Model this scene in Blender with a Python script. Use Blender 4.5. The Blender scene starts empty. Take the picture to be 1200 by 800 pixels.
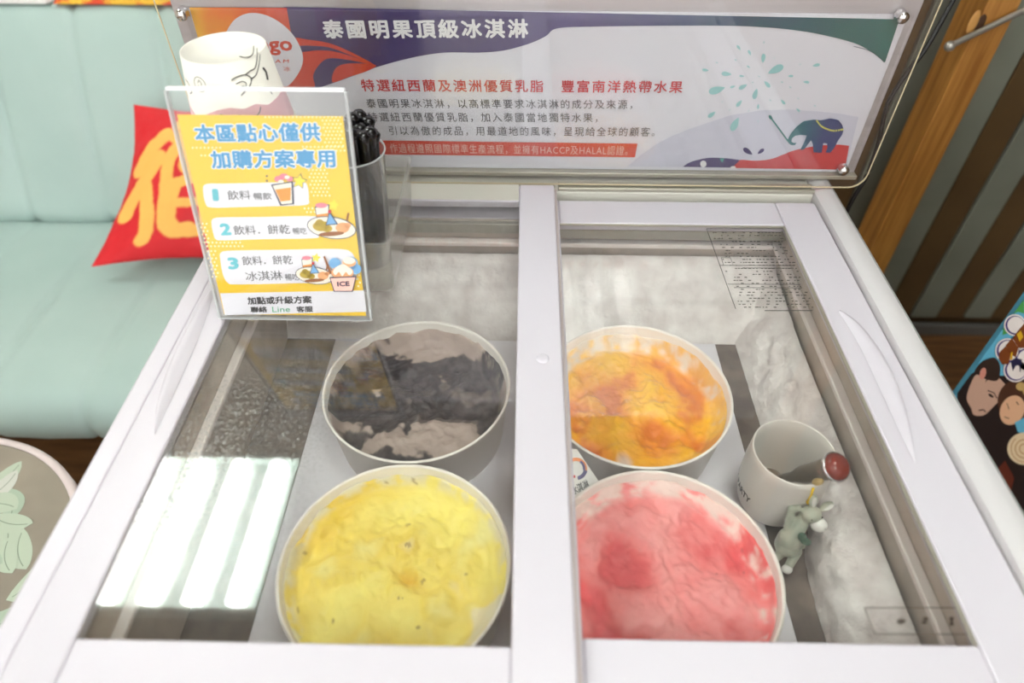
import bpy, bmesh, math, random
from mathutils import Vector, Matrix, noise
R = math.radians
sc = bpy.context.scene
COL = sc.collection

# ---------------------------------------------------------------- camera
CAM_Z = 1.35
F_PX = 785.0
rotm = Matrix.Rotation(R(0.93), 3, 'Z') @ Matrix.Rotation(R(45), 3, 'X') @ Matrix.Rotation(R(0.15), 3, 'Z')
cd = bpy.data.cameras.new('camera'); cam = bpy.data.objects.new('camera', cd); COL.objects.link(cam)
cam.matrix_world = Matrix.Translation((0, 0, CAM_Z)) @ rotm.to_4x4()
cd.sensor_width = 36; cd.lens = 36 * F_PX / 1200; cd.clip_start = 0.01
cd.dof.use_dof = True; cd.dof.focus_distance = 0.80; cd.dof.aperture_fstop = 2.8
sc.camera = cam
# ---------------------------------------------------------------- world, exposure
w = bpy.data.worlds.new('world'); sc.world = w; w.use_nodes = True
w.node_tree.nodes['Background'].inputs[0].default_value = (1.0, 0.985, 0.965, 1)
w.node_tree.nodes['Background'].inputs[1].default_value = 1.2
sc.view_settings.view_transform = 'Standard'; sc.view_settings.look = 'None'
sc.view_settings.gamma = 1; sc.view_settings.exposure = 0.74
sc.view_settings.use_curve_mapping = False
sc.cycles.use_denoising = True
sc.cycles.max_bounces = 10; sc.cycles.transparent_max_bounces = 16
sc.cycles.caustics_reflective = False; sc.cycles.caustics_refractive = False
TUBE_POWER = 11.0

# ---------------------------------------------------------------- rays of the calibrated camera, used to measure real positions
CP = Vector((0, 0, CAM_Z))
def ray(x, y): return rotm @ Vector((x - 600, -(y - 400), -F_PX))
def az(x, y, z): v = ray(x, y); return CP + v * ((z - CAM_Z) / v.z)
def ay(x, y, Y): v = ray(x, y); return CP + v * (Y / v.y)
class Plane:
    def __init__(s, p, n): s.p = Vector(p); s.n = Vector(n).normalized()
    def at(s, x, y, k=0):
        v = ray(x, y); t = (s.p - CP).dot(s.n) / v.dot(s.n)
        return CP + v * t + s.n * (k * 0.00022)

# ---------------------------------------------------------------- materials
def lin(c):
    o = []
    for v in c:
        v /= 255.0
        o.append(v / 12.92 if v <= 0.04045 else ((v + 0.055) / 1.055) ** 2.4)
    return (*o, 1.0)
def mat(name, c, rough=0.5, metal=0.0, c2=None, scale=20, detail=4, bump=0, bscale=None, stretch=None, emit=None, coat=0, spec=0.5, lo=.35, hi=.65):
    m = bpy.data.materials.new(name); m.use_nodes = True
    nt = m.node_tree; b = nt.nodes['Principled BSDF']
    b.inputs['Base Color'].default_value = lin(c); b.inputs['Roughness'].default_value = rough
    b.inputs['Metallic'].default_value = metal; b.inputs['Specular IOR Level'].default_value = spec
    b.inputs['Coat Weight'].default_value = coat
    if c2 is not None or bump:
        tc = nt.nodes.new('ShaderNodeTexCoord'); mp = nt.nodes.new('ShaderNodeMapping')
        nt.links.new(tc.outputs['Object'], mp.inputs[0])
        if stretch: mp.inputs['Scale'].default_value = stretch
    if c2 is not None:
        n = nt.nodes.new('ShaderNodeTexNoise'); n.inputs['Scale'].default_value = scale; n.inputs['Detail'].default_value = detail
        nt.links.new(mp.outputs[0], n.inputs['Vector'])
        r = nt.nodes.new('ShaderNodeValToRGB'); r.color_ramp.elements[0].position = lo; r.color_ramp.elements[1].position = hi
        r.color_ramp.elements[0].color = lin(c); r.color_ramp.elements[1].color = lin(c2)
        nt.links.new(n.outputs['Fac'], r.inputs[0]); nt.links.new(r.outputs[0], b.inputs['Base Color'])
    if bump:
        n2 = nt.nodes.new('ShaderNodeTexNoise'); n2.inputs['Scale'].default_value = bscale or scale; n2.inputs['Detail'].default_value = 5
        nt.links.new(mp.outputs[0], n2.inputs['Vector'])
        bp = nt.nodes.new('ShaderNodeBump'); bp.inputs['Strength'].default_value = bump; bp.inputs['Distance'].default_value = 0.002
        nt.links.new(n2.outputs['Fac'], bp.inputs['Height']); nt.links.new(bp.outputs[0], b.inputs['Normal'])
    if emit:
        b.inputs['Emission Color'].default_value = lin(c); b.inputs['Emission Strength'].default_value = emit
    return m
def attr_mat(name, rough=.4, bump=.3, bscale=120, spec=.5):
    m = mat(name, (255, 255, 255), rough, spec=spec, bump=bump, bscale=bscale)
    nt = m.node_tree; a = nt.nodes.new('ShaderNodeAttribute'); a.attribute_name = 'tint'
    nt.links.new(a.outputs['Color'], nt.nodes['Principled BSDF'].inputs['Base Color'])
    return m
def clear(name, tint=(1, 1, 1), rough=0.0, milk=0.0, milkcol=(225, 228, 230), mist=0.0, mscale=60, ior=1.5, mist_x=None):
    """transparent sheet with a Fresnel reflection, optional milky scatter and patchy condensation"""
    m = bpy.data.materials.new(name); m.use_nodes = True; nt = m.node_tree; nt.nodes.clear()
    N = nt.nodes.new; L = nt.links.new
    out = N('ShaderNodeOutputMaterial'); tr = N('ShaderNodeBsdfTransparent'); tr.inputs[0].default_value = (*tint, 1)
    gl = N('ShaderNodeBsdfGlossy'); gl.inputs['Roughness'].default_value = rough
    # Schlick reflectance from the true incidence angle, the same on both faces of the thin sheet
    ge = N('ShaderNodeNewGeometry'); dt = N('ShaderNodeVectorMath'); dt.operation = 'DOT_PRODUCT'; L(ge.outputs['Incoming'], dt.inputs[0]); L(ge.outputs['Normal'], dt.inputs[1])
    ab = N('ShaderNodeMath'); ab.operation = 'ABSOLUTE'; L(dt.outputs['Value'], ab.inputs[0])
    su = N('ShaderNodeMath'); su.operation = 'SUBTRACT'; su.inputs[0].default_value = 1; L(ab.outputs[0], su.inputs[1])
    pw_ = N('ShaderNodeMath'); pw_.operation = 'POWER'; L(su.outputs[0], pw_.inputs[0]); pw_.inputs[1].default_value = 5
    f0 = ((ior - 1) / (ior + 1)) ** 2
    fr = N('ShaderNodeMath'); fr.operation = 'MULTIPLY_ADD'; L(pw_.outputs[0], fr.inputs[0]); fr.inputs[1].default_value = 1 - f0; fr.inputs[2].default_value = f0
    mx = N('ShaderNodeMixShader'); L(fr.outputs[0], mx.inputs[0]); L(tr.outputs[0], mx.inputs[1]); L(gl.outputs[0], mx.inputs[2])
    last = mx
    if milk or mist:
        df = N('ShaderNodeBsdfDiffuse'); df.inputs[0].default_value = lin(milkcol)
        m2 = N('ShaderNodeMixShader'); L(mx.outputs[0], m2.inputs[1]); L(df.outputs[0], m2.inputs[2]); m2.inputs[0].default_value = milk
        if mist:
            tc = N('ShaderNodeTexCoord'); n1 = N('ShaderNodeTexNoise'); n1.inputs['Scale'].default_value = 5
            n2 = N('ShaderNodeTexNoise'); n2.inputs['Scale'].default_value = mscale * 6; n2.inputs['Detail'].default_value = 2
            L(tc.outputs['Object'], n1.inputs['Vector']); L(tc.outputs['Object'], n2.inputs['Vector'])
            r1 = N('ShaderNodeMapRange'); r1.inputs[1].default_value = .42; r1.inputs[2].default_value = .7
            r2 = N('ShaderNodeMapRange'); r2.inputs[1].default_value = .5; r2.inputs[2].default_value = .7
            L(n1.outputs['Fac'], r1.inputs[0]); L(n2.outputs['Fac'], r2.inputs[0])
            mu = N('ShaderNodeMath'); mu.operation = 'MULTIPLY'; L(r1.outputs[0], mu.inputs[0]); L(r2.outputs[0], mu.inputs[1])
            m3 = N('ShaderNodeMath'); m3.operation = 'MULTIPLY_ADD'; L(mu.outputs[0], m3.inputs[0]); m3.inputs[1].default_value = mist; m3.inputs[2].default_value = milk
            if mist_x:
                sx = N('ShaderNodeSeparateXYZ'); L(tc.outputs['Object'], sx.inputs[0]); mr = N('ShaderNodeMapRange'); L(sx.outputs[0], mr.inputs[0])
                mr.inputs[1].default_value = mist_x[0]; mr.inputs[2].default_value = mist_x[1]; m4 = N('ShaderNodeMath'); m4.operation = 'MULTIPLY'
                L(mr.outputs[0], m4.inputs[0]); L(mu.outputs[0], m4.inputs[1]); L(m4.outputs[0], m3.inputs[0])
            L(m3.outputs[0], m2.inputs[0])
        last = m2
    L(last.outputs[0], out.inputs[0])
    return m
def grad_mat(name, stops, lo, hi, nz=0.25, nscale=14, rough=.35):
    """colour gradient along object X with cloudy noise: a printed ink gradient"""
    m = mat(name, (0, 0, 0), rough); nt = m.node_tree; N = nt.nodes.new; L = nt.links.new
    tc = N('ShaderNodeTexCoord'); sp = N('ShaderNodeSeparateXYZ'); L(tc.outputs['Object'], sp.inputs[0])
    mr = N('ShaderNodeMapRange'); mr.inputs[1].default_value = lo; mr.inputs[2].default_value = hi; L(sp.outputs[0], mr.inputs[0])
    n = N('ShaderNodeTexNoise'); n.inputs['Scale'].default_value = nscale; n.inputs['Detail'].default_value = 8; L(tc.outputs['Object'], n.inputs['Vector'])
    a = N('ShaderNodeMath'); a.operation = 'MULTIPLY_ADD'; L(n.outputs['Fac'], a.inputs[0]); a.inputs[1].default_value = nz; L(mr.outputs[0], a.inputs[2])
    b = N('ShaderNodeMath'); b.operation = 'SUBTRACT'; L(a.outputs[0], b.inputs[0]); b.inputs[1].default_value = nz / 2
    r = N('ShaderNodeValToRGB'); els = r.color_ramp.elements
    els[0].position = stops[0][0]; els[0].color = lin(stops[0][1]); els[1].position = stops[-1][0]; els[1].color = lin(stops[-1][1])
    for p, c in stops[1:-1]: e = els.new(p); e.color = lin(c)
    L(b.outputs[0], r.inputs[0]); L(r.outputs[0], nt.nodes['Principled BSDF'].inputs['Base Color'])
    return m

M = {}
M['white_plastic'] = mat('white_plastic', (206, 201, 209), .38, bump=.05, bscale=60)
M['warm_white'] = mat('warm_white', (204, 202, 192), .4)
M['white_rim'] = mat('white_rim', (202, 199, 200), .35)
M['shaded_plastic'] = mat('shaded_plastic', (150, 150, 147), .45)  # shade on the outer rim bevel, put into its grey
M['gasket'] = mat('gasket', (190, 178, 176), .6)
M['aluminium'] = mat('aluminium', (196, 192, 196), .38, .55, c2=(180, 176, 180), scale=3, stretch=(1, 1, 30))
M['alu_track'] = mat('alu_track', (178, 174, 160), .35, .5)
M['chrome'] = mat('chrome', (220, 220, 222), .08, 1)
M['liner'] = mat('liner', (204, 190, 176), .42, .15, c2=(184, 172, 158), scale=30, bump=.15, bscale=200)
M['liner_floor'] = mat('liner_floor', (132, 118, 106), .55, .1, c2=(92, 80, 72), scale=24, bump=.5, bscale=90)
M['liner_lip'] = mat('liner_lip', (238, 228, 222), .45)
M['frost'] = mat('frost', (246, 241, 237), .65, c2=(222, 213, 209), scale=34, bump=.9, bscale=190)
M['board'] = mat('board', (238, 235, 240), .5, c2=(228, 225, 232), scale=8)
M['glass'] = clear('glass', (.99, .99, .985), 0.006, milk=.015, mist=.5, mscale=60, ior=1.7, mist_x=(-.16, -.26))
M['glass_clean'] = clear('glass_clean', (.99, .99, .985), 0.004, milk=.02, ior=1.65)
M['acrylic'] = clear('acrylic', (.99, .992, .99), 0.0, milk=.006)
M['acrylic_edge'] = clear('acrylic_edge', (.85, .86, .86), .05, milk=.45, milkcol=(235, 238, 240))
M['guard_edge'] = mat('guard_edge', (214, 200, 165), .4)
M['guard'] = clear('guard', (.99, .99, .985), 0.0, milk=.010, milkcol=(215, 205, 200))
M['box_plastic'] = clear('box_plastic', (.95, .95, .94), .15, milk=.14, milkcol=(225, 222, 215))
M['cup_plastic'] = clear('cup_plastic', (.93, .93, .93), .02, milk=.06)
M['black_plastic'] = mat('black_plastic', (12, 11, 13), .18)
M['paper'] = mat('paper', (240, 238, 234), .55)
M['paper_ivory'] = mat('paper_ivory', (236, 232, 222), .5)
M['tub_paper'] = mat('tub_paper', (246, 240, 232), .4)
M['sofa'] = mat('sofa', (174, 195, 190), .5, c2=(168, 190, 185), scale=5, bump=.08, bscale=150)
M['dark'] = mat('dark', (25, 20, 18), .7)
M['floor_wood'] = mat('floor_wood', (122, 84, 48), .5, c2=(96, 64, 36), scale=6, stretch=(1, 12, 1))
M['post_wood'] = mat('post_wood', (186, 130, 62), .45, c2=(150, 96, 40), scale=16, stretch=(6, 6, .35), bump=.3, bscale=24)
M['knot'] = mat('knot', (70, 42, 20), .6)
M['wood_pale'] = mat('wood_pale', (205, 152, 84), .5)
M['panel_green'] = mat('panel_green', (134, 137, 124), .5, c2=(122, 125, 112), scale=4)
M['panel_brown'] = mat('panel_brown', (100, 77, 46), .5, c2=(88, 67, 40), scale=5)
M['skirting'] = mat('skirting', (96, 94, 90), .5)
M['wall_cream'] = mat('wall_cream', (214, 208, 196), .8, c2=(208, 202, 190), scale=3)
M['ceiling'] = mat('ceiling', (176, 172, 160), .85, c2=(168, 164, 152), scale=4)
M['tube'] = mat('tube', (252, 252, 250), .4, emit=TUBE_POWER)
M['louvre'] = mat('louvre', (225, 238, 232), .3)
M['red_fabric'] = attr_mat('red_fabric', .6, .1, 60)
M['cream'] = attr_mat('ice_cream', .42, .55, 150, .4)
M['ceramic'] = mat('ceramic', (226, 220, 212), .3)
M['donkey_grey'] = mat('donkey_grey', (186, 186, 166), .35, c2=(160, 168, 152), scale=60)
M['donkey_green'] = mat('donkey_green', (92, 128, 104), .35, c2=(74, 108, 88), scale=80)
M['glaze_white'] = mat('glaze_white', (232, 230, 224), .25)
M['ear_inner'] = mat('ear_inner', (216, 214, 206), .3)
M['hoof_brown'] = mat('hoof_brown', (168, 150, 140), .4)
M['steel'] = mat('steel', (150, 142, 130), .3, .85)
M['amber'] = mat('amber', (122, 30, 8), .08)
M['mango_drip'] = mat('mango_drip', (244, 202, 20), .3)
M['cable'] = mat('cable', (12, 12, 12), .5)
M['rod'] = mat('rod', (176, 172, 164), .35, .6)
M['rug'] = mat('fleece', (222, 220, 218), .9, bump=.8, bscale=60)
M['cloth_print'] = mat('cloth_print', (236, 186, 60), .7, c2=(214, 72, 40), scale=9, lo=.48, hi=.52)
def ink(name, c, rough=.4):
    k = 'ink_' + name
    if k not in M: M[k] = mat(k, c, rough)
    return M[k]

# ---------------------------------------------------------------- mesh helpers
def link(o, parent=None):
    COL.objects.link(o)
    if parent is not None:
        o.parent = parent
        pm = Matrix.Identity(4); q = parent
        while q is not None: pm = q.matrix_parent_inverse @ q.matrix_basis @ pm; q = q.parent
        o.matrix_parent_inverse = pm.inverted()
    return o
def mk(name, bm, m, parent=None, smooth=False, bevel=0, seg=2, recalc=True):
    me = bpy.data.meshes.new(name)
    if recalc: bmesh.ops.recalc_face_normals(bm, faces=bm.faces[:])
    bm.to_mesh(me); bm.free()
    for x in (m if isinstance(m, (list, tuple)) else [m]): me.materials.append(x)
    if smooth:
        for p in me.polygons: p.use_smooth = True
    o = bpy.data.objects.new(name, me); link(o, parent)
    if bevel:
        b = o.modifiers.new('bevel', 'BEVEL'); b.width = bevel; b.segments = seg; b.limit_method = 'ANGLE'; b.angle_limit = R(40)
        for p in me.polygons: p.use_smooth = True
        b.harden_normals = True
    return o
def box(bm, x0, x1, y0, y1, z0, z1, mi=0):
    v = [bm.verts.new((x, y, z)) for z in (z0, z1) for y in (y0, y1) for x in (x0, x1)]
    for f in ((0, 2, 3, 1), (4, 5, 7, 6), (0, 1, 5, 4), (2, 6, 7, 3), (0, 4, 6, 2), (1, 3, 7, 5)):
        bm.faces.new([v[i] for i in f]).material_index = mi
def boxes(name, lst, m, parent=None, bevel=0, seg=2):
    bm = bmesh.new()
    for b in lst: box(bm, *b)
    return mk(name, bm, m, parent, bevel=bevel, seg=seg, recalc=True)
def lathe(bm, prof, c=(0, 0, 0), n=64, mtx=None):
    rings = []
    for r, z in prof:
        if r < 1e-6:
            p = Vector((0, 0, z)); p = (mtx @ p if mtx else p) + Vector(c); rings.append([bm.verts.new(p)])
        else:
            rr = []
            for i in range(n):
                a = 2 * math.pi * i / n; p = Vector((r * math.cos(a), r * math.sin(a), z)); p = (mtx @ p if mtx else p) + Vector(c); rr.append(bm.verts.new(p))
            rings.append(rr)
    for a, b in zip(rings, rings[1:]):
        if len(a) == 1 and len(b) == 1: continue
        for i in range(n):
            j = (i + 1) % n
            if len(a) == 1: bm.faces.new((a[0], b[i], b[j]))
            elif len(b) == 1: bm.faces.new((a[i], b[0], a[j]))
            else: bm.faces.new((a[i], b[i], b[j], a[j]))
def tube(bm, pts, r, n=8, caps=True):
    pts = [Vector(p) for p in pts]; rings = []
    up = Vector((0, 0, 1))
    for i, p in enumerate(pts):
        t = (pts[min(i + 1, len(pts) - 1)] - pts[max(i - 1, 0)]).normalized()
        s = t.cross(up)
        if s.length < 1e-3: s = t.cross(Vector((1, 0, 0)))
        s.normalize(); u = s.cross(t); rr = r[i] if isinstance(r, (list, tuple)) else r
        rings.append([bm.verts.new(p + (s * math.cos(2 * math.pi * k / n) + u * math.sin(2 * math.pi * k / n)) * rr) for k in range(n)])
    for a, b in zip(rings, rings[1:]):
        for k in range(n): bm.faces.new((a[k], a[(k + 1) % n], b[(k + 1) % n], b[k]))
    if caps: bm.faces.new(rings[0][::-1]); bm.faces.new(rings[-1])
def ellipsoid(bm, c, r, rot=None, n=20):
    m4 = Matrix.Translation(Vector(c)) @ (rot.to_4x4() if rot else Matrix.Identity(4)) @ Matrix.Diagonal((*r, 1))
    bmesh.ops.create_uvsphere(bm, u_segments=n, v_segments=n // 2 + 2, radius=1, matrix=m4)
def cr(pts, n=6, closed=False):
    out = []; P = [Vector((*p, 0)) if len(p) == 2 else Vector(p) for p in pts]; k = len(P)
    for i in range(k if closed else k - 1):
        if closed: p0, p1, p2, p3 = P[(i - 1) % k], P[i], P[(i + 1) % k], P[(i + 2) % k]
        else: p0, p1, p2, p3 = P[max(i - 1, 0)], P[i], P[i + 1], P[min(i + 2, k - 1)]
        for s in range(n):
            t = s / n
            out.append(0.5 * ((2 * p1) + (p2 - p0) * t + (2 * p0 - 5 * p1 + 4 * p2 - p3) * t * t + (3 * p1 - p0 - 3 * p2 + p3) * t ** 3))
    if not closed: out.append(P[-1])
    return out
def cr2(pts, n=6, closed=True): return [(p.x, p.y) for p in cr(pts, n, closed)]
def thing(name, label, cat, loc, group=None):
    o = bpy.data.objects.new(name, None); o.empty_display_size = .02; COL.objects.link(o); o.location = loc
    o['label'] = label; o['category'] = cat
    if group: o['group'] = group
    return o
def tag(o, label, cat, group=None):
    o['label'] = label; o['category'] = cat
    if group: o['group'] = group
    return o
def struct(o): o['kind'] = 'structure'; return o
def flat(name, polys, m, parent, pl, k=1, f=None):
    """printed shapes lying on a plane; outline points given as seen in the calibrated view, turned into points on that plane"""
    bm = bmesh.new()
    for P in polys:
        vs = []
        for p in P:
            q = pl.at(p[0], p[1], k)
            if vs and (vs[-1].co - q).length < 1e-7: continue
            vs.append(bm.verts.new(q))
        fc = bm.faces.new(vs); fc.normal_update()
        if fc.normal.dot(pl.n) < 0: fc.normal_flip()
    bmesh.ops.triangulate(bm, faces=bm.faces[:])
    return mk(name, bm, m, parent, recalc=False)
def ell(cx, cy, rx, ry, a=0, n=24):
    ca, sa = math.cos(R(a)), math.sin(R(a)); o = []
    for i in range(n):
        t = 2 * math.pi * i / n; x, y = rx * math.cos(t), ry * math.sin(t)
        o.append((cx + x * ca - y * sa, cy + x * sa + y * ca))
    return o
def stroke(pts, wd):
    """a thin ribbon polygon around a polyline"""
    L_, R_ = [], []
    for i, p in enumerate(pts):
        a = pts[max(i - 1, 0)]; b = pts[min(i + 1, len(pts) - 1)]
        dx, dy = b[0] - a[0], b[1] - a[1]; l = math.hypot(dx, dy) or 1; nx, ny = -dy / l * wd / 2, dx / l * wd / 2
        L_.append((p[0] + nx, p[1] + ny)); R_.append((p[0] - nx, p[1] - ny))
    return L_ + R_[::-1]
def glyphs(s, bold=0.0, space=1.0):
    cu = bpy.data.curves.new('t', 'FONT'); cu.body = s; cu.size = 1; cu.space_character = space
    cu.resolution_u = 2; cu.fill_mode = 'BOTH' if hasattr(cu, 'fill_mode') else cu.fill_mode
    o = bpy.data.objects.new('t', cu); COL.objects.link(o)
    dg = bpy.context.evaluated_depsgraph_get(); me = bpy.data.meshes.new_from_object(o.evaluated_get(dg))
    V = [v.co.copy() for v in me.vertices]; Fs = [list(p.vertices) for p in me.polygons]
    bpy.data.objects.remove(o); bpy.data.curves.remove(cu); bpy.data.meshes.remove(me)
    if bold:
        V0, F0 = V, Fs; V, Fs = list(V), list(Fs); nn = 8 if bold > .05 else 6
        for k in range(nn):
            d = Vector((math.cos(2 * math.pi * k / nn), math.sin(2 * math.pi * k / nn), 0)) * bold; o_ = len(V)
            V += [v + d + Vector((0, 0, k + 1)) for v in V0]; Fs += [[i + o_ for i in f] for f in F0]
    return V, Fs
def text(s, tl, tr, bl, m, parent, pl, k=2, bold=0.0, space=1.0, name='lettering', fn=None, ref=None):
    """lettering fitted on a plane between three corners"""
    V, Fs = glyphs(s, bold, space)
    if not V: return None
    Vr = glyphs(ref[0], ref[1], space)[0] if ref else V
    x0 = min(v.x for v in Vr); x1 = max(v.x for v in Vr); y0 = min(v.y for v in Vr); y1 = max(v.y for v in Vr)
    if fn is None:
        A = pl.at(*tl, k); B = pl.at(*tr, k); C_ = pl.at(*bl, k)
        fn = lambda u, v: A + (B - A) * u + (C_ - A) * v
    me = bpy.data.meshes.new(name)
    me.from_pydata([fn((v.x - x0) / (x1 - x0), (y1 - v.y) / (y1 - y0)) + (pl.n * (v.z * 1.5e-5) if pl else Vector()) for v in V], [], Fs); me.materials.append(m)
    o = bpy.data.objects.new(name, me); link(o, parent); return o

# ================================================================ SETTING
struct(boxes('floor', [(-4, 4, -4.5, 1.95, -.05, 0)], M['floor_wood']))
struct(boxes('ceiling', [(-2.6, 2.0, -1.6, 3.6, 2.62, 2.67)], M['ceiling']))
struct(boxes('wall_back', [(-2.6, .2, 1.95, 2.0, 0, 2.62)], M['wall_cream']))
struct(boxes('wall_left', [(-2.65, -2.6, -1.6, 2.0, 0, 2.62)], M['wall_cream']))
struct(boxes('wall_right', [(2.0, 2.05, -1.6, 1.5, 0, 2.62)], M['panel_brown']))
wp = struct(boxes('wall_panelled', [(.2, 2.0, 1.436, 1.49, 0, 2.62)], M['panel_brown']))
pw = .076; pj = 0; x = .2
protoG = protoB = None
while x < 1.99:
    g = (pj % 2 == 0)
    src = protoG if g else protoB
    if src is None:
        bm = bmesh.new(); box(bm, -.036, .036, -.008, .008, -1.28, 1.28)
        o = mk('plank', bm, M['panel_green'] if g else M['panel_brown'], bevel=.003)
        COL.objects.unlink(o)
        if g: protoG = o
        else: protoB = o
    else: o = src.copy()
    o.location = (x + .038, 1.428 if g else 1.431, 1.33); link(o, wp)
    x += pw; pj += 1
struct(boxes('baseboard_back', [(.2, 2.0, 1.40, 1.4185, 0, .035)], M['skirting'], bevel=.003))

# ceiling troffers (some mirrored in the freezer glass, others unseen and added for brightness)
def troffer(cx, cy, label):
    t = thing('ceiling_light', label, 'ceiling light', (cx, cy, 2.62), 'square tube lights in the ceiling')
    h = .3
    boxes('housing', [(cx - h - .02, cx + h + .02, cy - h - .02, cy + h + .02, 2.612, 2.62), (cx - h - .02, cx - h, cy - h, cy + h, 2.575, 2.612), (cx + h, cx + h + .02, cy - h, cy + h, 2.575, 2.612),
                      (cx - h - .02, cx + h + .02, cy - h - .02, cy - h, 2.575, 2.612), (cx - h - .02, cx + h + .02, cy + h, cy + h + .02, 2.575, 2.612)], M['louvre'], t)
    for i in range(4):
        bm = bmesh.new(); xx = cx - .225 + i * .15
        tube(bm, [(xx, cy - .28, 2.585), (xx, cy + .28, 2.585)], .035, 12)
        mk('light_tube', bm, M['tube'], t, smooth=True)
troffer(.30, .20, 'added unseen square light above the near edge of the freezer, brightening the tubs')  # unseen lamp, added to send more light down into the well
troffer(-1.17, 1.235, 'four-tube square ceiling light mirrored in the left freezer lid')
troffer(.30, -.87, 'square ceiling light above and behind the viewer, mirrored as pale streaks on the right lid')
troffer(-1.25, -.87, 'added unseen square light behind the viewer on the sofa side, for overall brightness')  # unseen lamp, added for general overhead light

# ================================================================ FREEZER
fz = thing('ice_cream_freezer', 'white chest freezer with two sliding glass lids over ice cream tubs', 'freezer', (.02, .45, 0))
X0, X1, Y0, Y1 = -.372, .418, .075, .832
LX0, LX1, LY0, LY1 = -.327, .354, .165, .752
boxes('outer_body', [(X0, X1, Y0, Y1, .03, .60), (X0, LX0 - .004, Y0, Y1, .60, .828), (LX1 + .004, X1, Y0, Y1, .60, .828),
                     (LX0 - .004, LX1 + .004, Y0, LY0 - .004, .60, .828), (LX0 - .004, LX1 + .004, LY1 + .004, Y1, .60, .828)], M['white_plastic'], fz)
bm = bmesh.new()
for b in ((LX0 - .003, LX0, LY0, LY1, .67, .828), (LX1, LX1 + .003, LY0, LY1, .67, .828), (LX0 - .003, LX1 + .003, LY0 - .003, LY0, .67, .828), (LX0 - .003, LX1 + .003, LY1, LY1 + .003, .67, .828)): box(bm, *b)
mk('liner', bm, M['liner'], fz)
boxes('liner_floor', [(LX0, LX1, LY0, LY1, .67, .684)], M['liner_floor'], fz)
# thin pale lip running around the well
lz0, lz1 = .793, .800
boxes('liner_lip', [(LX1 - .011, LX1, LY0, LY1, lz0, lz1), (LX0, LX0 + .011, LY0, LY1, lz0, lz1), (LX0 + .011, LX1 - .011, LY1 - .013, LY1, lz0, lz1)], M['liner_lip'], fz, bevel=.002)
boxes('lid_track', [(LX0, LX1, .744, LY1, .812, .827), (.049, .392, .7535, .7800, .828, .8295), (.0, .392, .735, .741, .812, .826)], M['alu_track'], fz, bevel=.001)
# rim rails
def rail(name, prof, axis, a, b, m, c0=0):
    """extrude a 2-D profile (offset, z) along an axis"""
    bm = bmesh.new(); r0, r1 = [], []
    for (u, z) in prof:
        if axis == 'Y': r0.append(bm.verts.new((u, a, z))); r1.append(bm.verts.new((u, b, z)))
        else: r0.append(bm.verts.new((a, u, z))); r1.append(bm.verts.new((b, u, z)))
    n = len(prof)
    for i in range(n): bm.faces.new((r0[i], r0[(i + 1) % n], r1[(i + 1) % n], r1[i]))
    bm.faces.new(r0); bm.faces.new(r1[::-1])
    bmesh.ops.triangulate(bm, faces=[f for f in bm.faces if len(f.verts) > 4])
    return mk(name, bm, m, fz, bevel=.0012)
rail('rim_rail', [(-.383, .80), (-.3565, .80), (-.3565, .8475), (-.361, .853), (-.378, .854), (-.383, .848)], 'Y', .06, .835, M['white_plastic'])
prof = [(.430, .80), (.430, .838), (.4245, .850)]
for i in range(7):
    t = i / 6; prof.append((.4235 - t * .0235, .8515 + .003 * math.sin(t * math.pi) - .004 * t))
prof += [(.3985, .842), (.3985, .80)]
rail('rim_rail', prof, 'Y', .06, .835, M['white_rim'])
rail('rim_edge', [(.4305, .80), (.4335, .80), (.4335, .836), (.427, .850), (.4245, .8508), (.4305, .838)], 'Y', .06, .835, M['shaded_plastic'])
boxes('rear_ledge', [(-.356, .398, .7935, .8345, .828, .848)], M['warm_white'], fz, bevel=.003)
boxes('rear_track', [(.05, .398, .7935, .7985, .848, .853), (.05, .398, .806, .812, .848, .8525), (-.356, .045, .8, .806, .848, .853)], M['alu_track'], fz, bevel=.001)
boxes('front_ledge', [(-.356, .398, .05, .115, .80, .828)], M['white_plastic'], fz, bevel=.003)
boxes('side_ledge', [(-.356, LX0 - .003, .116, .7925, .828, .846)], M['white_plastic'], fz)

# frost banks inside the well
def fbm(p, s): return noise.fractal(Vector(p) * s, 1.0, 2.0, 4)
def frost():
    bm = bmesh.new()
    ny = 130; ns = 22
    def grid(fn, a, b):
        V = [[bm.verts.new(fn(i / a, j / b)) for j in range(b + 1)] for i in range(a + 1)]
        for i in range(a):
            for j in range(b): bm.faces.new((V[i][j], V[i + 1][j], V[i + 1][j + 1], V[i][j + 1]))
    def right(u, v):
        Y = LY0 + (.738 - LY0) * u; rear = max(0, (Y - .60) / .14)
        xt = LX1 - .004; zt = .757 + .012 * rear; xb = .302 + .024 * math.exp(-((Y - .41) / .05) ** 2); zb = .6845
        X = xt + (xb - xt) * v ** .9; Z = zt + (zb - zt) * v ** 1.15
        d = fbm((X, Y, Z), 26) * .0070 * math.sin(math.pi * min(1, v * 1.05 + .02)) + fbm((X + 3, Y, Z), 90) * .0020
        bulge = .012 * math.exp(-((Y - .33) / .10) ** 2) * math.sin(math.pi * v)
        return (X - (d + bulge) * .8, Y, Z + d + bulge * .6)
    def back(u, v):
        X = LX0 + (LX1 - LX0) * u; yt = LY1 - .004; zt = .775; yb = .6655; zb = .6845
        Y = yt + (yb - yt) * v; Z = zt + (zb - zt) * v ** 1.3
        d = fbm((X, Y + 5, Z), 22) * .006 * math.sin(math.pi * min(1, v + .02)) + fbm((X, Y, Z + 9), 90) * .0013
        return (X, Y - d * .7, Z + d)
    grid(right, ny, ns); grid(back, ny, ns)
    return mk('frost', bm, M['frost'], fz, smooth=True)
frost()

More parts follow.
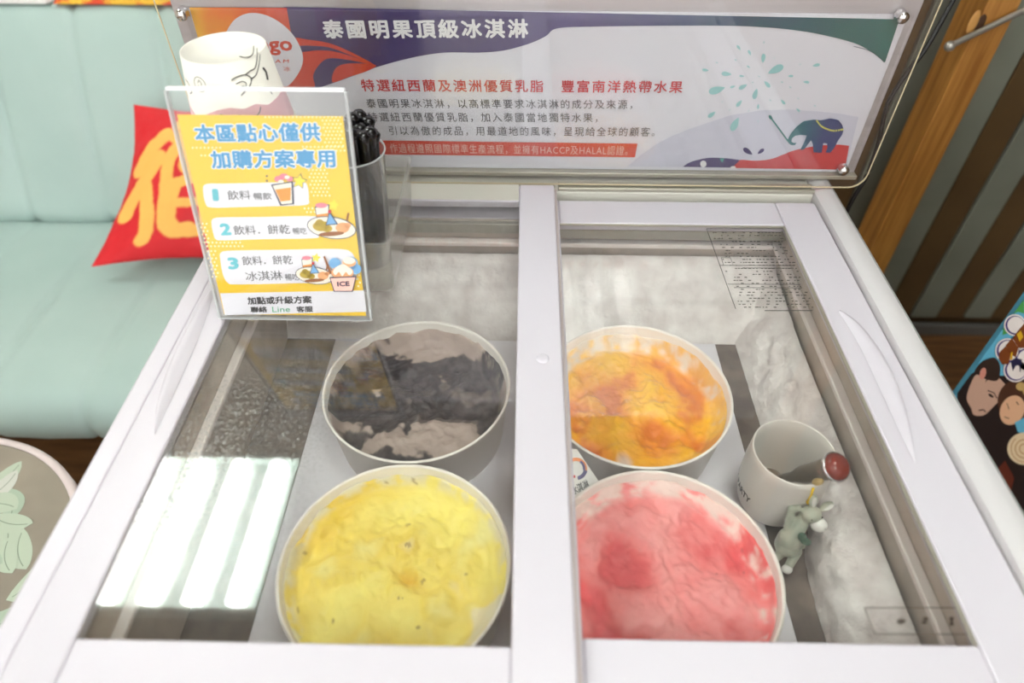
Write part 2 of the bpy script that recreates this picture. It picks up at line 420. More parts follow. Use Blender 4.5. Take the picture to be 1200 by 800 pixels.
# sliding lids
LT, LB = .860, .848
def frame_lid(name, xo0, xo1, yo0, yo1, xg0, xg1, yg0, yg1, zb, zt, m):
    bm = bmesh.new()
    box(bm, xo0, xg0, yo0, yo1, zb, zt); box(bm, xg1, xo1, yo0, yo1, zb, zt)
    box(bm, xg0, xg1, yo0, yg0, zb, zt - .0006); box(bm, xg0, xg1, yg1, yo1, zb, zt - .0006)
    return mk(name, bm, m, fz, bevel=.0022, seg=3)
lidL = frame_lid('sliding_lid', -.3550, .0435, .085, .790, -.3155, -.0030, .184, .7515, LB, LT, M['white_plastic'])
lidL['label'] = 'left glass lid, the upper one, with a cap on its right stile'
lidR = frame_lid('sliding_lid', .0060, .3965, .085, .782, .0500, .3430, .198, .7290, .830, .842, M['white_plastic'])
lidR['label'] = 'right glass lid, the lower one, with a warning print'
boxes('rear_rail_cover', [(-.315, -.004, .752, .7895, LT - .0005, LT)], M['warm_white'], lidL)
boxes('glass_pane', [(-.3155, -.003, .184, .7515, .8535, .8570)], M['glass'], lidL)
boxes('glass_pane', [(.0500, .3430, .198, .7290, .8350, .8385)], M['glass_clean'], lidR)
boxes('gasket', [(.0437, .0470, .085, .788, .8430, .8545)], M['gasket'], lidL, bevel=.0008)
boxes('gasket', [(.3395, .3428, .198, .729, .8390, .8405), (.0500, .3395, .7262, .729, .8390, .8405)], M['alu_track'], lidR)
bm = bmesh.new(); c = az(636, 420, LT); lathe(bm, [(0, .0022), (.0045, .002), (.0062, .0008), (.0064, 0)], (c.x, c.y, LT), 28)
mk('screw_cap', bm, M['white_plastic'], lidL, smooth=True)
def crescent(outer, inner, z, h, parent, nm='handle'):
    O = [az(p.x, p.y, z) for p in cr(outer, 6)]; I = [az(p.x, p.y, z) for p in cr(inner, 6)]
    n = len(O); bm = bmesh.new(); rows = []
    for i in range(n):
        t = i / (n - 1); hh = h * (math.sin(math.pi * t) ** .5 if 0 < t < 1 else 0)
        a, b = O[i], I[i]
        row = []
        for s, q in ((0, 0), (.12, .75), (.35, 1), (.6, .7), (1, .1)):
            p = a.lerp(b, s); row.append(bm.verts.new((p.x, p.y, z + hh * q)))
        rows.append(row)
    for a, b in zip(rows, rows[1:]):
        for j in range(4): bm.faces.new((a[j], a[j + 1], b[j + 1], b[j]))
    return mk(nm, bm, M['white_plastic'], parent, smooth=True)
crescent([(984, 363), (1012, 386), (1042, 430), (1062, 483), (1073, 541)], [(983, 366), (1005, 402), (1029, 452), (1050, 498), (1072, 543)], .8421, .006, lidR)
crescent([(248, 338), (226, 372), (203, 418), (186, 466), (180, 508)], [(251, 342), (238, 382), (221, 424), (202, 466), (182, 509)], .8601, .006, lidL)
# warning print on the right pane and the boxed stamp near its front corner
PG = Plane((0, 0, .8388), (0, 0, 1))
random.seed(4)
pol = [stroke([(828, 268), (862, 362)], .8), stroke([(828, 268), (918, 268)], .8), stroke([(896, 364), (952, 364)], 1)]
for yy, xa, xb in ((311, 843, 930), (314, 870, 930), (333, 853, 938), (337, 860, 940)): pol.append(stroke([(xa, yy), (xb, yy + .3)], .7))
for row in range(26):
    yy = 272 + row * 3.5; xa = 832 + (yy - 268) * .36; x = xa + random.uniform(0, 8); xe = min(915 + (yy - 268) * .44, 955)
    while x < xe - 3:
        l = random.uniform(1.2, 4)
        if random.random() < .55: pol.append([(x, yy), (x + l, yy), (x + l + .3, yy + 1.0), (x + .3, yy + 1.0)])
        x += l + random.uniform(.8, 2.2)
pol.append(stroke([(845, 302), (856, 302), (859, 311), (848, 311), (845, 302)], .6))
wl = flat('warning_print', pol, ink('warn', (84, 82, 76)), lidR, PG, 1); wl['label'] = 'fine dark warning print on the glass'
pol = [stroke([(1013, 712), (1122, 712)], 1.2), stroke([(1025, 743), (1138, 743)], 1.2), stroke([(1013, 712), (1025, 743)], 1.2), stroke([(1122, 712), (1138, 743)], 1.2)]
for cx, cy in ((1056, 728), (1084, 727), (1115, 728)):
    for q in range(5):
        a = random.uniform(0, 6.28); pol.append(stroke([(cx - 5 * math.cos(a), cy - 5 * math.sin(a)), (cx + 5 * math.cos(a), cy + 5 * math.sin(a))], 1.6))
flat('stamp_print', pol, ink('stamp', (92, 80, 70)), lidR, PG, 1)

# ---------------------------------------------------------------- board and tubs
tag(boxes('shelf_board', [(-.258, .272, .175, .662, .6845, .690)], M['board'], bevel=.002), 'white plastic board on the freezer floor under the four tubs', 'board')
Z_R = .770
def tub(cx, cy, label, fill_label, cfun, seed, drop=.030, rough=1.0, dent=0):
    t = thing('ice_cream_tub', label, 'ice cream tub', (cx, cy, .690), 'round ice cream tubs in the freezer')
    bm = bmesh.new(); r = .1062
    prof = [(0, .6905), (r - .008, .6905), (r - .0008, Z_R - .004), (r + .0008, Z_R - .003), (r + .0014, Z_R - .0012), (r + .0006, Z_R), (r - .0012, Z_R - .0002), (r - .0022, Z_R - .003), (r - .009, .6925), (0, .6925)]
    lathe(bm, prof, (cx, cy, 0), 96); mk('tub_wall', bm, M['tub_paper'], t, smooth=True)
    nr, na = 64, 200; me = bpy.data.meshes.new('ice_cream'); V = []; Cc = []
    for i in range(nr + 1):
        q = i / nr
        for j in range(na):
            a = 2 * math.pi * j / na; rr = q * (r - .0034)
            x, y = rr * math.cos(a), rr * math.sin(a)
            n1 = fbm((x + seed, y, seed), 22); n2 = fbm((x, y + seed, 1), 70); n3 = fbm((x, y, seed + 7), 9)
            if q > .80: k_ = min(1, (q - .80) / .06); n2 = n2 * (1 - k_) + k_ * fbm((math.cos(a) * 1.3, math.sin(a) * 1.3, q * 2.6 + seed), 5)
            wp_ = .5 + .5 * math.sin(38 * (x * math.cos(seed) + y * math.sin(seed)) + 5 * n1)
            z = -drop + .006 * n3 + .0070 * n1 * rough + .0025 * abs(fbm((x + 9, y + seed, 3), 14)) + .0016 * n2 * rough + .0028 * (wp_ - .5)
            edge = max(0, (q - .86) / .14); up = edge ** 2.0
            e_top = -.0095 + .0045 * fbm((math.cos(a) * 2 + seed, math.sin(a) * 2, 0), 2.2) + .002 * n2
            z -= dent * math.exp(-(((x / r - .10) / .13) ** 2 + ((y / r + .05 + .5 * (x / r - .1)) / .08) ** 2))
            z = z * (1 - up) + e_top * up
            if q > .985: z -= .003
            z = min(z, -.0035)
            V.append((cx + x, cy + y, Z_R + z)); Cc.append(cfun(x / r, y / r, q, a, n1, n2, n3, wp_))
    Fc = [(i * na + j, i * na + (j + 1) % na, (i + 1) * na + (j + 1) % na, (i + 1) * na + j) for i in range(nr) for j in range(na)]
    me.from_pydata(V, [], Fc); me.materials.append(M['cream'])
    at_ = me.color_attributes.new('tint', 'FLOAT_COLOR', 'POINT')
    for k, c in enumerate(Cc): at_.data[k].color = c
    for p in me.polygons: p.use_smooth = True
    me.flip_normals() if me.polygons[na].normal.z < 0 else None
    o = bpy.data.objects.new('ice_cream', me); link(o, t); o['label'] = fill_label
    return t
def mixc(a, b, t):
    t = max(0, min(1, t)); return tuple(a[i] * (1 - t) + b[i] * t for i in range(3)) + (1,)
def cl(v): return max(0, min(1, v))
def lc(*c): return lin(c)
def f_yellow(x, y, q, a, n1, n2, n3, w_):
    c = mixc(lc(252, 236, 124), lc(244, 208, 66), .40 + .9 * n3 + .45 * n1 - .35 * x)
    c = mixc(c, lc(248, 238, 150), cl((n1 - .25) * 1.6 + max(0, x) * .3))
    if q > .9: c = mixc(c, lc(236, 228, 196), cl((q - .9) * 12) * cl(.7 + n2 * 2))
    c = mixc(c, lc(232, 224, 200), .7 * cl((n3 - .34) * 9) * cl((x + .2) * 3))
    c = mixc(c, lc(226, 178, 30), .75 * math.exp(-(((x - .10) / .13) ** 2 + ((y + .05 + .5 * (x - .1)) / .07) ** 2)))  # scooped hollow painted darker, its shade put into the colour
    if n2 > .80: c = mixc(c, lc(140, 96, 40), .6)
    return c
def f_orange(x, y, q, a, n1, n2, n3, w_):
    c = mixc(lc(246, 156, 8), lc(254, 196, 24), .5 + 1.0 * n1 + .8 * n3)
    c = mixc(c, lc(226, 122, 10), cl((-n1 - .18) * 2.6))
    rim = cl((q - .82) * 7)
    c = mixc(c, lc(244, 206, 110), rim * .6)
    c = mixc(c, lc(238, 224, 204), cl(rim * 1.6 * (.05 + n2 + .8 * n1 + (.35 if y > .1 else -.2))))
    if (x + .42) ** 2 + (y + .82) ** 2 < .004: c = lc(226, 84, 70)
    c = mixc(c, lc(235, 225, 215), cl(1 - ((x + .18) ** 2 + ((y + .78) / 1.8) ** 2) * 90) * .8)
    return c
def f_pink(x, y, q, a, n1, n2, n3, w_):
    c = mixc(lc(246, 112, 112), lc(254, 160, 158), .5 + .9 * n1 + .25 * n3)
    c = mixc(c, lc(232, 84, 90), cl((-n1 - .12) * 2.2) * .6)
    c = mixc(c, lc(250, 178, 172), cl(1 - ((x - .05 - .12 * y) / .16) ** 2) * .35)
    rim = cl((q - .80) * 6)
    c = mixc(c, lc(246, 216, 206), cl(rim * 1.8 * (.25 + 1.2 * n2 + .9 * n1 + (.25 if y > 0 else -.3))))
    if n2 < -.72 and x > .5: c = mixc(c, lc(110, 30, 20), .55)
    return c
def f_black(x, y, q, a, n1, n2, n3, w_):
    c = mixc(lc(40, 32, 40), lc(78, 68, 70), .4 + 1.2 * n2)
    lt = cl((n1 * 1.5 + n3 * .9 + .9 * max(0, abs(y + .05) - .42) - .24) * 6)
    if abs(y) < .3 and x > -.4: lt *= .25
    c = mixc(c, lc(178, 160, 150), lt)
    if q > .9: c = mixc(c, lc(196, 176, 164), cl((q - .9) * 9) * cl(.45 + 2.5 * n2 + n1))
    return c
tub(-.1176, .5075, 'tub of black and grey ice cream at the back left', 'almost black ice cream with pale scraped patches', f_black, 1.7, .034)
tub(.1350, .5050, 'tub of orange mango ice cream at the back right', 'bright orange ice cream', f_orange, 4.2, .030)
tub(-.1120, .2770 + .0145, 'tub of pale yellow ice cream at the front left', 'pale yellow ice cream', f_yellow, 7.9, .022, dent=.010)
tub(.1350, .2890, 'tub of pink ice cream at the front right', 'pink ice cream with scooped ridges', f_pink, 9.3, .022)

# bagged flavour card wedged left of the pink tub
PC = Plane((.02, .40, .762), (0, -.35, 1))
fc = thing('flavour_card', 'small white card with ring logo wedged between orange and pink tubs', 'card', PC.at(680, 585))
cw = [(650, 524), (676, 526), (706, 570), (690, 606), (650, 606)]
bm = bmesh.new(); top = [bm.verts.new(PC.at(x, y, 0)) for x, y in cw]; bot = [bm.verts.new(PC.at(x, y, -4)) for x, y in cw]
bm.faces.new(top); bm.faces.new(bot[::-1])
for i in range(5): bm.faces.new((top[i], bot[i], bot[(i + 1) % 5], top[(i + 1) % 5]))
mk('card', bm, M['paper'], fc)
def ring(cx, cy, r0, r1, a0, a1, n=14):
    return [(cx + r1 * math.cos(R(a0 + (a1 - a0) * i / n)), cy + r1 * math.sin(R(a0 + (a1 - a0) * i / n))) for i in range(n + 1)] + [(cx + r0 * math.cos(R(a1 - (a1 - a0) * i / n)), cy + r0 * math.sin(R(a1 - (a1 - a0) * i / n))) for i in range(n + 1)]
flat('logo_ring', [ring(675, 549, 9, 13, -150, 10)], ink('orange', (238, 130, 40)), fc, PC, 1)
flat('logo_ring', [ring(675, 549, 9, 13.5, 10, 80), ring(675, 549, 8, 11, -60, 10)], ink('navy', (60, 44, 110)), fc, PC, 2)
flat('logo_ring', [ring(675, 549, 8, 11, 95, 190)], ink('red', (206, 40, 52)), fc, PC, 2)
text('冰淇淋', (668, 571), (688, 561), (671, 581), ink('grey_txt', (70, 66, 70)), fc, PC, 2, bold=.02)
flat('underline', [stroke([(674, 590), (697, 577)], 1), stroke([(675, 595), (694, 584)], 1)], ink('red', (206, 40, 52)), fc, PC, 1)

# ---------------------------------------------------------------- donkey cup with scoop
CX, CY = .2815, .4085
cup = thing('scoop_cup', 'off-white ceramic cup beside the right tubs holding the scoop', 'cup', (CX, CY, .690))
bm = bmesh.new()
po = [(0, .6905), (.024, .6905), (.031, .694), (.0365, .703), (.0402, .718), (.0425, .738), (.0428, .760), (.0420, .780), (.0415, .7885), (.0405, .7898), (.0395, .7885), (.0395, .770), (.0395, .74), (.037, .715), (.030, .698), (0, .6965)]
lathe(bm, po, (CX, CY, 0), 72); mk('cup_wall', bm, M['ceramic'], cup, smooth=True)
def cup_r(z):
    for (r0, z0), (r1, z1) in zip(po, po[1:9]):
        if z0 <= z <= z1: return r0 + (r1 - r0) * (z - z0) / (z1 - z0 + 1e-9)
    return .042
def on_cup(ang, z, off=.0004): r = cup_r(z) + off; return Vector((CX + r * math.cos(R(ang)), CY + r * math.sin(R(ang)), z))
text('HAPPY PARTY', None, None, None, ink('black', (30, 28, 28)), cup, None, bold=.03, fn=lambda u, v: on_cup(128 + 84 * u, .7345 - .0105 * v))
# yellow drip below the rim
bm = bmesh.new(); tube(bm, [on_cup(-80, .7865, .0008), on_cup(-79, .778, .0012), on_cup(-78, .770, .0015), on_cup(-78, .764, .0015), on_cup(-77, .7595, .001)], [.0013, .0011, .0016, .0026, .001], 10)
mk('drip', bm, M['mango_drip'], cup, smooth=True)['label'] = 'yellow ice cream drip'

# donkey figure hugging the cup
dk = thing('donkey_figurine', 'grey glazed donkey figurine sitting against the front of the white cup', 'figurine', (.281, .345, .690))
bm = bmesh.new()
def lump(c, r, rot=None): ellipsoid(bm, c, r, rot, 18)
def limb(a, b, ra, rb, n=7):
    a, b = Vector(a), Vector(b)
    for i in range(n):
        t = i / (n - 1); rr = ra + (rb - ra) * t; ellipsoid(bm, a.lerp(b, t), (rr, rr, rr), None, 12)
B = Vector((.2800, .3480, .7195)); H = Vector((.2935, .3560, .7560))
lump(B, (.0125, .0120, .0170)); lump(B + Vector((.000, -.002, -.007)), (.0135, .0130, .0115))
limb(B + Vector((.002, .001, .012)), H + Vector((-.003, .002, -.006)), .0085, .0072)      # neck
lump(H, (.0100, .0095, .0090)); lump(H + Vector((.005, -.0055, -.0045)), (.0072, .0078, .0066))
limb(B + Vector((-.004, .004, .012)), (.2770, .3635, .7530), .0048, .0042)                # left arm up to the drip
limb((.2770, .3635, .7530), (.2815, .3620, .7575), .0042, .0036, 4)
limb(B + Vector((.008, -.001, .008)), B + Vector((.013, -.004, -.004)), .0046, .0038)     # right arm
limb(B + Vector((-.005, -.006, -.012)), (.2665, .3360, .6975), .0055, .0042)              # legs
limb(B + Vector((.009, -.007, -.011)), (.2800, .3290, .6985), .0055, .0044)
def ear(base, tip, wdt):
    base, tip = Vector(base), Vector(tip); d = tip - base; l = d.length
    ellipsoid(bm, base.lerp(tip, .5), (wdt, .0022, l / 2), d.to_track_quat('Z', 'Y').to_matrix(), 14)
E1 = (H + Vector((-.0005, .003, .006)), H + Vector((-.001, .009, .0215))); E2 = (H + Vector((.007, .002, .005)), H + Vector((.0195, .006, .013)))
ear(*E1, .0046); ear(*E2, .0046)
body = mk('body', bm, M['donkey_grey'], dk, smooth=True)
rm = body.modifiers.new('remesh', 'REMESH'); rm.mode = 'VOXEL'; rm.voxel_size = .0007; rm.use_smooth_shade = True
sm = body.modifiers.new('smooth', 'SMOOTH'); sm.iterations = 6; sm.factor = .6
def part_ell(nm, c, r, m, rot=None, label=None):
    b = bmesh.new(); ellipsoid(b, c, r, rot, 16); o = mk(nm, b, m, dk, smooth=True)
    if label: o['label'] = label
    return o
mz = H + Vector((.0062, -.0085, -.0048))
part_ell('muzzle', mz, (.0084, .0072, .0070), M['glaze_white'], label='white muzzle')
for s in (-1, 1): part_ell('nostril', mz + Vector((s * .0026 + .001, -.0055, .0022)), (.0006, .0008, .0006), ink('black', (30, 28, 28)))
part_ell('eye', H + Vector((-.0030, -.0082, .0030)), (.0008, .0008, .0010), ink('black', (30, 28, 28)))
part_ell('eye', H + Vector((.0080, -.0052, .0036)), (.0008, .0008, .0010), ink('black', (30, 28, 28)))
for (b_, t_) in (E1, E2):
    d = t_ - b_; off = Vector((.0002, -.0020, .0009))
    part_ell('inner_ear', b_.lerp(t_, .55) + off, (.0026, .0010, d.length * .36), M['ear_inner'], d.to_track_quat('Z', 'Y').to_matrix())
part_ell('hoof', (.2785, .3270, .6975), (.0056, .0050, .0050), M['glaze_white'], label='white front hoof')
part_ell('hoof', (.2650, .3345, .6965), (.0050, .0048, .0048), M['hoof_brown'], label='brownish hoof')
bm = bmesh.new()
for k in range(2):
    ellipsoid(bm, B + Vector((.0055 + .004 * k, -.0075 - .002 * k, .0190 - .0045 * k)), (.0045, .0030, .0085), Matrix.Rotation(R(-25 - 18 * k), 3, 'Y'), 14)
mk('scarf', bm, M['donkey_green'], dk, smooth=True)['label'] = 'glazed green scarf'

# scoop
ct = Vector((.3035, .3725, .8150)); cb = Vector((.2715, .4165, .7180)); ax = (ct - cb).normalized(); q = ax.to_track_quat('Z', 'Y').to_matrix(); Ls = (ct - cb).length
so = thing('ice_cream_scoop', 'steel ice cream scoop with red-brown end leaning in the white cup', 'scoop', cb)
bm = bmesh.new(); lathe(bm, [(0, .02), (.0050, .02), (.0055, Ls * .45), (.0095, Ls * .58), (.0106, Ls * .85), (.0115, Ls - .004), (0, Ls - .004)], cb, 32, q); mk('handle', bm, M['steel'], so, smooth=True)
bm = bmesh.new(); lathe(bm, [(0, Ls - .0042), (.0140, Ls - .0042), (.0148, Ls - .002), (.0146, Ls), (.0134, Ls + .0002), (0, Ls)], cb, 40, q); mk('end_ring', bm, M['chrome'], so, smooth=True)
bm = bmesh.new(); lathe(bm, [(.0134, Ls - .0005), (.0128, Ls + .003), (.0100, Ls + .0065), (.0055, Ls + .0085), (0, Ls + .0092)], cb, 40, q); mk('end_cap', bm, M['amber'], so, smooth=True)['label'] = 'glossy red-brown end cap'
bm = bmesh.new(); lathe(bm, [(.0051, .024), (.0135, .016), (.0165, .006), (.0150, -.002), (.0143, -.0015), (.0155, .006), (.0125, .0150), (.0030, .022)], cb, 32, q); mk('bowl', bm, M['steel'], so, smooth=True)
bm = bmesh.new(); ellipsoid(bm, cb + ax * (Ls * .80) + q @ Vector((-.0100, -.0070, 0)), (.0045, .004, .007), q, 12); mk('residue', bm, mat('residue', (196, 168, 110), .4), so, smooth=True)

# ================================================================ MENU SIGN at the back
SY = .830
sg = thing('menu_sign', 'wide printed ice cream sign on an aluminium board behind the freezer', 'sign', (.02, SY, .85))
boxes('backboard', [(-.417, .461, SY + .002, SY + .016, .8545, 1.36)], M['aluminium'], sg, bevel=.0015)
boxes('board_channel', [(-.417, .461, SY - .010, SY + .0015, .8545, .8605)], M['alu_track'], sg, bevel=.001)
PS = Plane((0, SY, 0), (0, -1, 0))
pr_ = boxes('print_sheet', [(-.3965, .4480, SY + .0002, SY + .0018, .8610, 1.0680)], mat('sheet_white', (226, 225, 236), .4), sg)
pr_['label'] = 'white printed sheet with purple wave and red lettering'
def EDGE(y): # left print edge as seen, for closing shapes
    z = 1.0
    return None
PUR = grad_mat('ink_purple', [(0, (66, 50, 104)), (.52, (62, 48, 112)), (.66, (34, 58, 100)), (.82, (20, 84, 98)), (1, (26, 104, 96))], -.30, .45, .22, 26)
ORG = grad_mat('ink_orange', [(0, (240, 178, 50)), (.35, (236, 120, 40)), (1, (214, 58, 44))], -.40, -.27, .9, 18)
ELE = grad_mat('ink_elephant', [(0, (36, 136, 130)), (.5, (28, 104, 120)), (1, (40, 62, 120))], .33, .40, .1, 20)
RED = ink('red', (206, 40, 52)); RED2 = ink('vermilion', (214, 60, 36)); NAVY = ink('navy', (60, 44, 110)); TEAL = ink('aqua', (152, 206, 210))
TXT = ink('sign_grey', (92, 92, 98)); WHT = ink('white', (240, 240, 244)); LAV = ink('lavender', (208, 208, 226))
curve = [(1037, 73), (1020, 60), (1000, 50), (965, 41), (930, 35), (890, 31.5), (850, 30), (780, 30), (700, 31), (653, 33), (640, 42), (620, 51), (590, 59), (560, 61.5), (520, 61.5), (480, 68), (440, 79), (405, 92), (370, 104)]
purple = [(333, 8)] + [(333 + (1054 - 333) * i / 8, 8 + 14.5 * i / 8) for i in range(1, 9)] + cr2(curve, 4, False) + [(340, 106), (334, 60)]
flat('purple_wave', [purple], PUR, pr_, PS, 2)
flat('orange_corner', [[(222, 8.5), (336, 9), (345, 60), (340, 106), (262, 106), (249, 104)]], ORG, pr_, PS, 2.6)
flat('red_swirl', [cr2([(345, 44), (360, 46), (385, 50), (410, 60), (438, 75), (410, 64), (385, 55), (360, 53), (345, 53)], 4),
                   cr2([(340, 66), (360, 60), (385, 59), (410, 65), (440, 76), (410, 70), (385, 68), (373, 77), (367, 89), (368, 103), (342, 104), (338, 85)], 4),
                   cr2([(390, 96), (392, 82), (402, 75), (422, 74), (441, 76), (430, 83), (408, 90)], 4)], RED2, pr_, PS, 4)
flat('logo_disc', [cr2([(262, 47), (266, 36), (276, 22), (292, 15), (311, 17), (330, 27), (345, 42), (354, 60), (355, 73), (349, 87), (336, 101), (322, 96), (290, 104), (266, 84)], 5)], mat('disc', (226, 224, 236), .4), pr_, PS, 5.5)
text('mango', (268, 48), (342, 47), (272, 65), RED2, pr_, PS, 7, bold=.03)
text('ICE CREAM', (274, 69), (339, 69), (274, 73), RED2, pr_, PS, 7, bold=.01, space=1.4)
text('冰', (332, 77), (340, 77), (333, 83), RED2, pr_, PS, 7)
text('泰國明果頂級冰淇淋', (376, 22.5), (619, 21.5), (381, 45), WHT, pr_, PS, 6, bold=.035, space=1.25)
text('特選紐西蘭及澳洲優質乳脂　豐富南洋熱帶水果', (422, 92), (801, 94), (425, 106.5), RED, pr_, PS, 6, bold=.012, space=1.22)
text('泰國明果冰淇淋，以高標準要求冰淇淋的成分及來源，', (428, 115), (741, 116.5), (431, 126), TXT, pr_, PS, 6, space=1.25)
text('特選紐西蘭優質乳脂，加入泰國當地獨特水果，', (430, 131), (700, 132), (433, 142), TXT, pr_, PS, 6, space=1.25)
text('引以為傲的成品，用最道地的風味，呈現給全球的顧客。', (455, 147), (768, 148.5), (457, 158), TXT, pr_, PS, 6, space=1.25)
flat('red_bar', [[(428, 164), (747, 168), (744, 184), (432, 180.5)]], RED2, pr_, PS, 3)
text('作過程遵照國際標準生產流程，並擁有HACCP及HALAL認證。', (456, 167.5), (736, 170.5), (458, 178.5), ink('pale_pink', (238, 190, 180)), pr_, PS, 6, space=1.12)
flat('lavender_hill', [[(735, 195), (750, 182), (767, 170), (785, 160), (810, 150), (835, 142), (855, 135), (892, 129), (925, 128), (955, 130), (985, 133), (1006, 137), (990.5, 198.5)]], LAV, pr_, PS, 2)
flat('red_hill', [cr2([(858, 193), (867, 187), (885, 188), (905, 185.5), (930, 176), (955, 171), (980, 169), (995, 170.5)], 5, False) + [(990, 198.5), (856, 196.5)]], ink('hill_red', (204, 48, 56)), pr_, PS, 3)
flat('navy_hill', [cr2([(800, 195), (810, 189), (830, 184.5), (850, 185), (867, 187)], 5, False) + [(858, 196)]], NAVY, pr_, PS, 4)
flat('hill_dot', [ell(824, 191.5, 3.6, 4), ell(859, 195.5, 3, 1.5)], WHT, pr_, PS, 5.5)
flat('hill_dot', [[(843, 185), (849, 185), (846, 190)]], ink('teal', (60, 160, 150)), pr_, PS, 5.5)
e4 = lambda L: [(780 + x / 4, y / 4) for x, y in L]
flat('elephant', [e4([(570, 655), (578, 636), (590, 618), (612, 592), (645, 566), (690, 558), (730, 561), (770, 552), (808, 560), (826, 582), (833, 605), (826, 630), (808, 655), (790, 690), (770, 714), (748, 712), (757, 690), (755, 670), (738, 668), (734, 690), (730, 714), (692, 712), (690, 690), (688, 670), (680, 655), (665, 675), (650, 697), (628, 703), (640, 680), (652, 655), (660, 632), (630, 630), (606, 634), (592, 646), (588, 660), (598, 667), (612, 666), (606, 677), (590, 678), (577, 670)])], ELE, pr_, PS, 6)
flat('brush', [stroke(e4([(490, 540), (500, 560), (575, 662)]), 1.8), ell(902.5, 137, 1.6, 3, -30)], ink('teal_dark', (34, 128, 124)), pr_, PS, 5)
gp = cr2([(957, 141), (962, 147), (969, 150.5), (977, 152.5), (987, 151)], 4, False)
flat('garland', [ell(a, b, 1.0, 1.3, n=8) for a, b in gp[::1]], ink('garland', (222, 220, 110)), pr_, PS, 7.5)
dr = [(342, 222, 14), (393, 246, 14), (457, 272, 22), (515, 325, 40), (186, 327, 16), (285, 345, 24), (240, 420, 40), (357, 355, 12), (388, 312, 9), (438, 357, 5), (475, 393, 20), (585, 355, 13), (705, 304, 18), (658, 383, 15), (420, 438, 26), (362, 405, 22), (314, 405, 13), (344, 483, 20), (433, 497, 12), (549, 476, 15), (620, 514, 12), (216, 535, 22), (325, 580, 36), (460, 198, 6), (508, 271, 4), (328, 280, 6), (240, 292, 6), (629, 300, 5), (544, 383, 6), (583, 407, 6), (620, 459, 5), (490, 468, 5), (698, 494, 6), (266, 476, 4), (300, 514, 4), (388, 517, 4), (408, 384, 5), (433, 566, 5)]
def drop_poly(cx, cy, s, dx, dy):
    l = math.hypot(dx, dy) or 1; dx /= l; dy /= l; o = []
    for i in range(16):
        t = 2 * math.pi * i / 16; u = math.cos(t) * s; v = math.sin(t) * s * .55 * (math.sin(t / 2) ** .8 if True else 1)
        o.append((780 + (cx + dx * -u + -dy * v) / 4, (cy + dy * -u + dx * v) / 4))
    return o
flat('water_drops', [drop_poly(a, b, s, a - 445, b - 360) for a, b, s in dr], TEAL, pr_, PS, 4)
flat('navy_drops', [drop_poly(385, 708, 26, -1, -.7), drop_poly(445, 708, 19, 1, -.8)], NAVY, pr_, PS, 4.5)
flat('arc_line', [stroke(cr2([(1000, 54), (1018, 59), (1030, 67), (1036, 73)], 5, False), .7)], ink('sea', (40, 70, 90)), pr_, PS, 3)
# clear cover, standoff screws
boxes('clear_cover', [(-.400, .4515, SY - .0070, SY - .0045, .8612, 1.0690)], M['acrylic'], sg)
for px, py in ((216, 14), (1054, 17), (985, 198), (262, 190)):
    p = PS.at(px, py); bm = bmesh.new()
    lathe(bm, [(0, .0145), (.004, .0142), (.0066, .012), (.0072, .009), (.0062, .0075), (.0062, .0045), (.0072, .003), (.0072, 0), (0, 0)], (p.x, SY - .0005, max(p.z, .8685)), 24, Matrix.Rotation(R(90), 3, 'X'))
    mk('standoff_screw', bm, M['chrome'], sg, smooth=True)
# clear guard sheet in front of the sign, with yellowed cut edge
gd = thing('guard_sheet', 'large clear acrylic guard sheet with yellowed edges in front of the sign', 'guard', (.02, .80, .853))
def rrect(x0, x1, z0, z1, r, n=6):
    o = []
    for cx, cz, a0 in ((x1 - r, z0 + r, -90), (x1 - r, z1 - r, 0), (x0 + r, z1 - r, 90), (x0 + r, z0 + r, 180)):
        for i in range(n + 1): a = R(a0 + 90 * i / n); o.append((cx + r * math.cos(a), cz + r * math.sin(a)))
    return o
rr_ = rrect(-.4185, .4620, .8553, 1.30, .02)
bm = bmesh.new(); a_ = [bm.verts.new((x, .7985, z)) for x, z in rr_]; b_ = [bm.verts.new((x, .8010, z)) for x, z in rr_]
bm.faces.new(a_); bm.faces.new(b_[::-1]); mk('sheet', bm, M['guard'], gd)
bm = bmesh.new(); rin = rrect(-.4173, .4608, .8565, 1.2988, .019)
O1 = [bm.verts.new((x, .7980, z)) for x, z in rr_]; I1 = [bm.verts.new((x, .7980, z)) for x, z in rin]; O2 = [bm.verts.new((x, .8015, z)) for x, z in rr_]
for i in range(len(rr_)):
    j = (i + 1) % len(rr_); bm.faces.new((O1[i], O1[j], I1[j], I1[i])); bm.faces.new((O1[i], O2[i], O2[j], O1[j]))
mk('cut_edge', bm, M['guard_edge'], gd)
# ================================================================ TABLE STAND with price sheet
nS = Vector((0, -.221, .059)).normalized(); PT = Plane((0, .5185, .8625), nS)
st = thing('price_stand', 'clear acrylic stand with yellow price sheet on the left lid', 'sign stand', (-.237, .53, .861))
xl, xr = -.3185, -.1590; up = Vector((0, .059, .221)).normalized(); HT = .2300
def slab(nm, x0, x1, s0, s1, d0, d1, m, par):
    b0 = Vector((0, .5185, .8625)); bm = bmesh.new(); vs = []
    for d in (d0, d1):
        for (x, s) in ((x0, s0), (x1, s0), (x1, s1), (x0, s1)):
            vs.append(bm.verts.new(b0 + Vector((x, 0, 0)) + up * s + nS * d))
    for f in ((0, 1, 2, 3), (7, 6, 5, 4), (0, 4, 5, 1), (1, 5, 6, 2), (2, 6, 7, 3), (3, 7, 4, 0)): bm.faces.new([vs[i] for i in f])
    return mk(nm, bm, m, par)
slab('front_sheet', xl, xr, 0, HT, .0020, .0034, M['acrylic'], st)
slab('back_sheet', xl, xr, 0, HT, -.0020, -.0006, M['acrylic'], st)
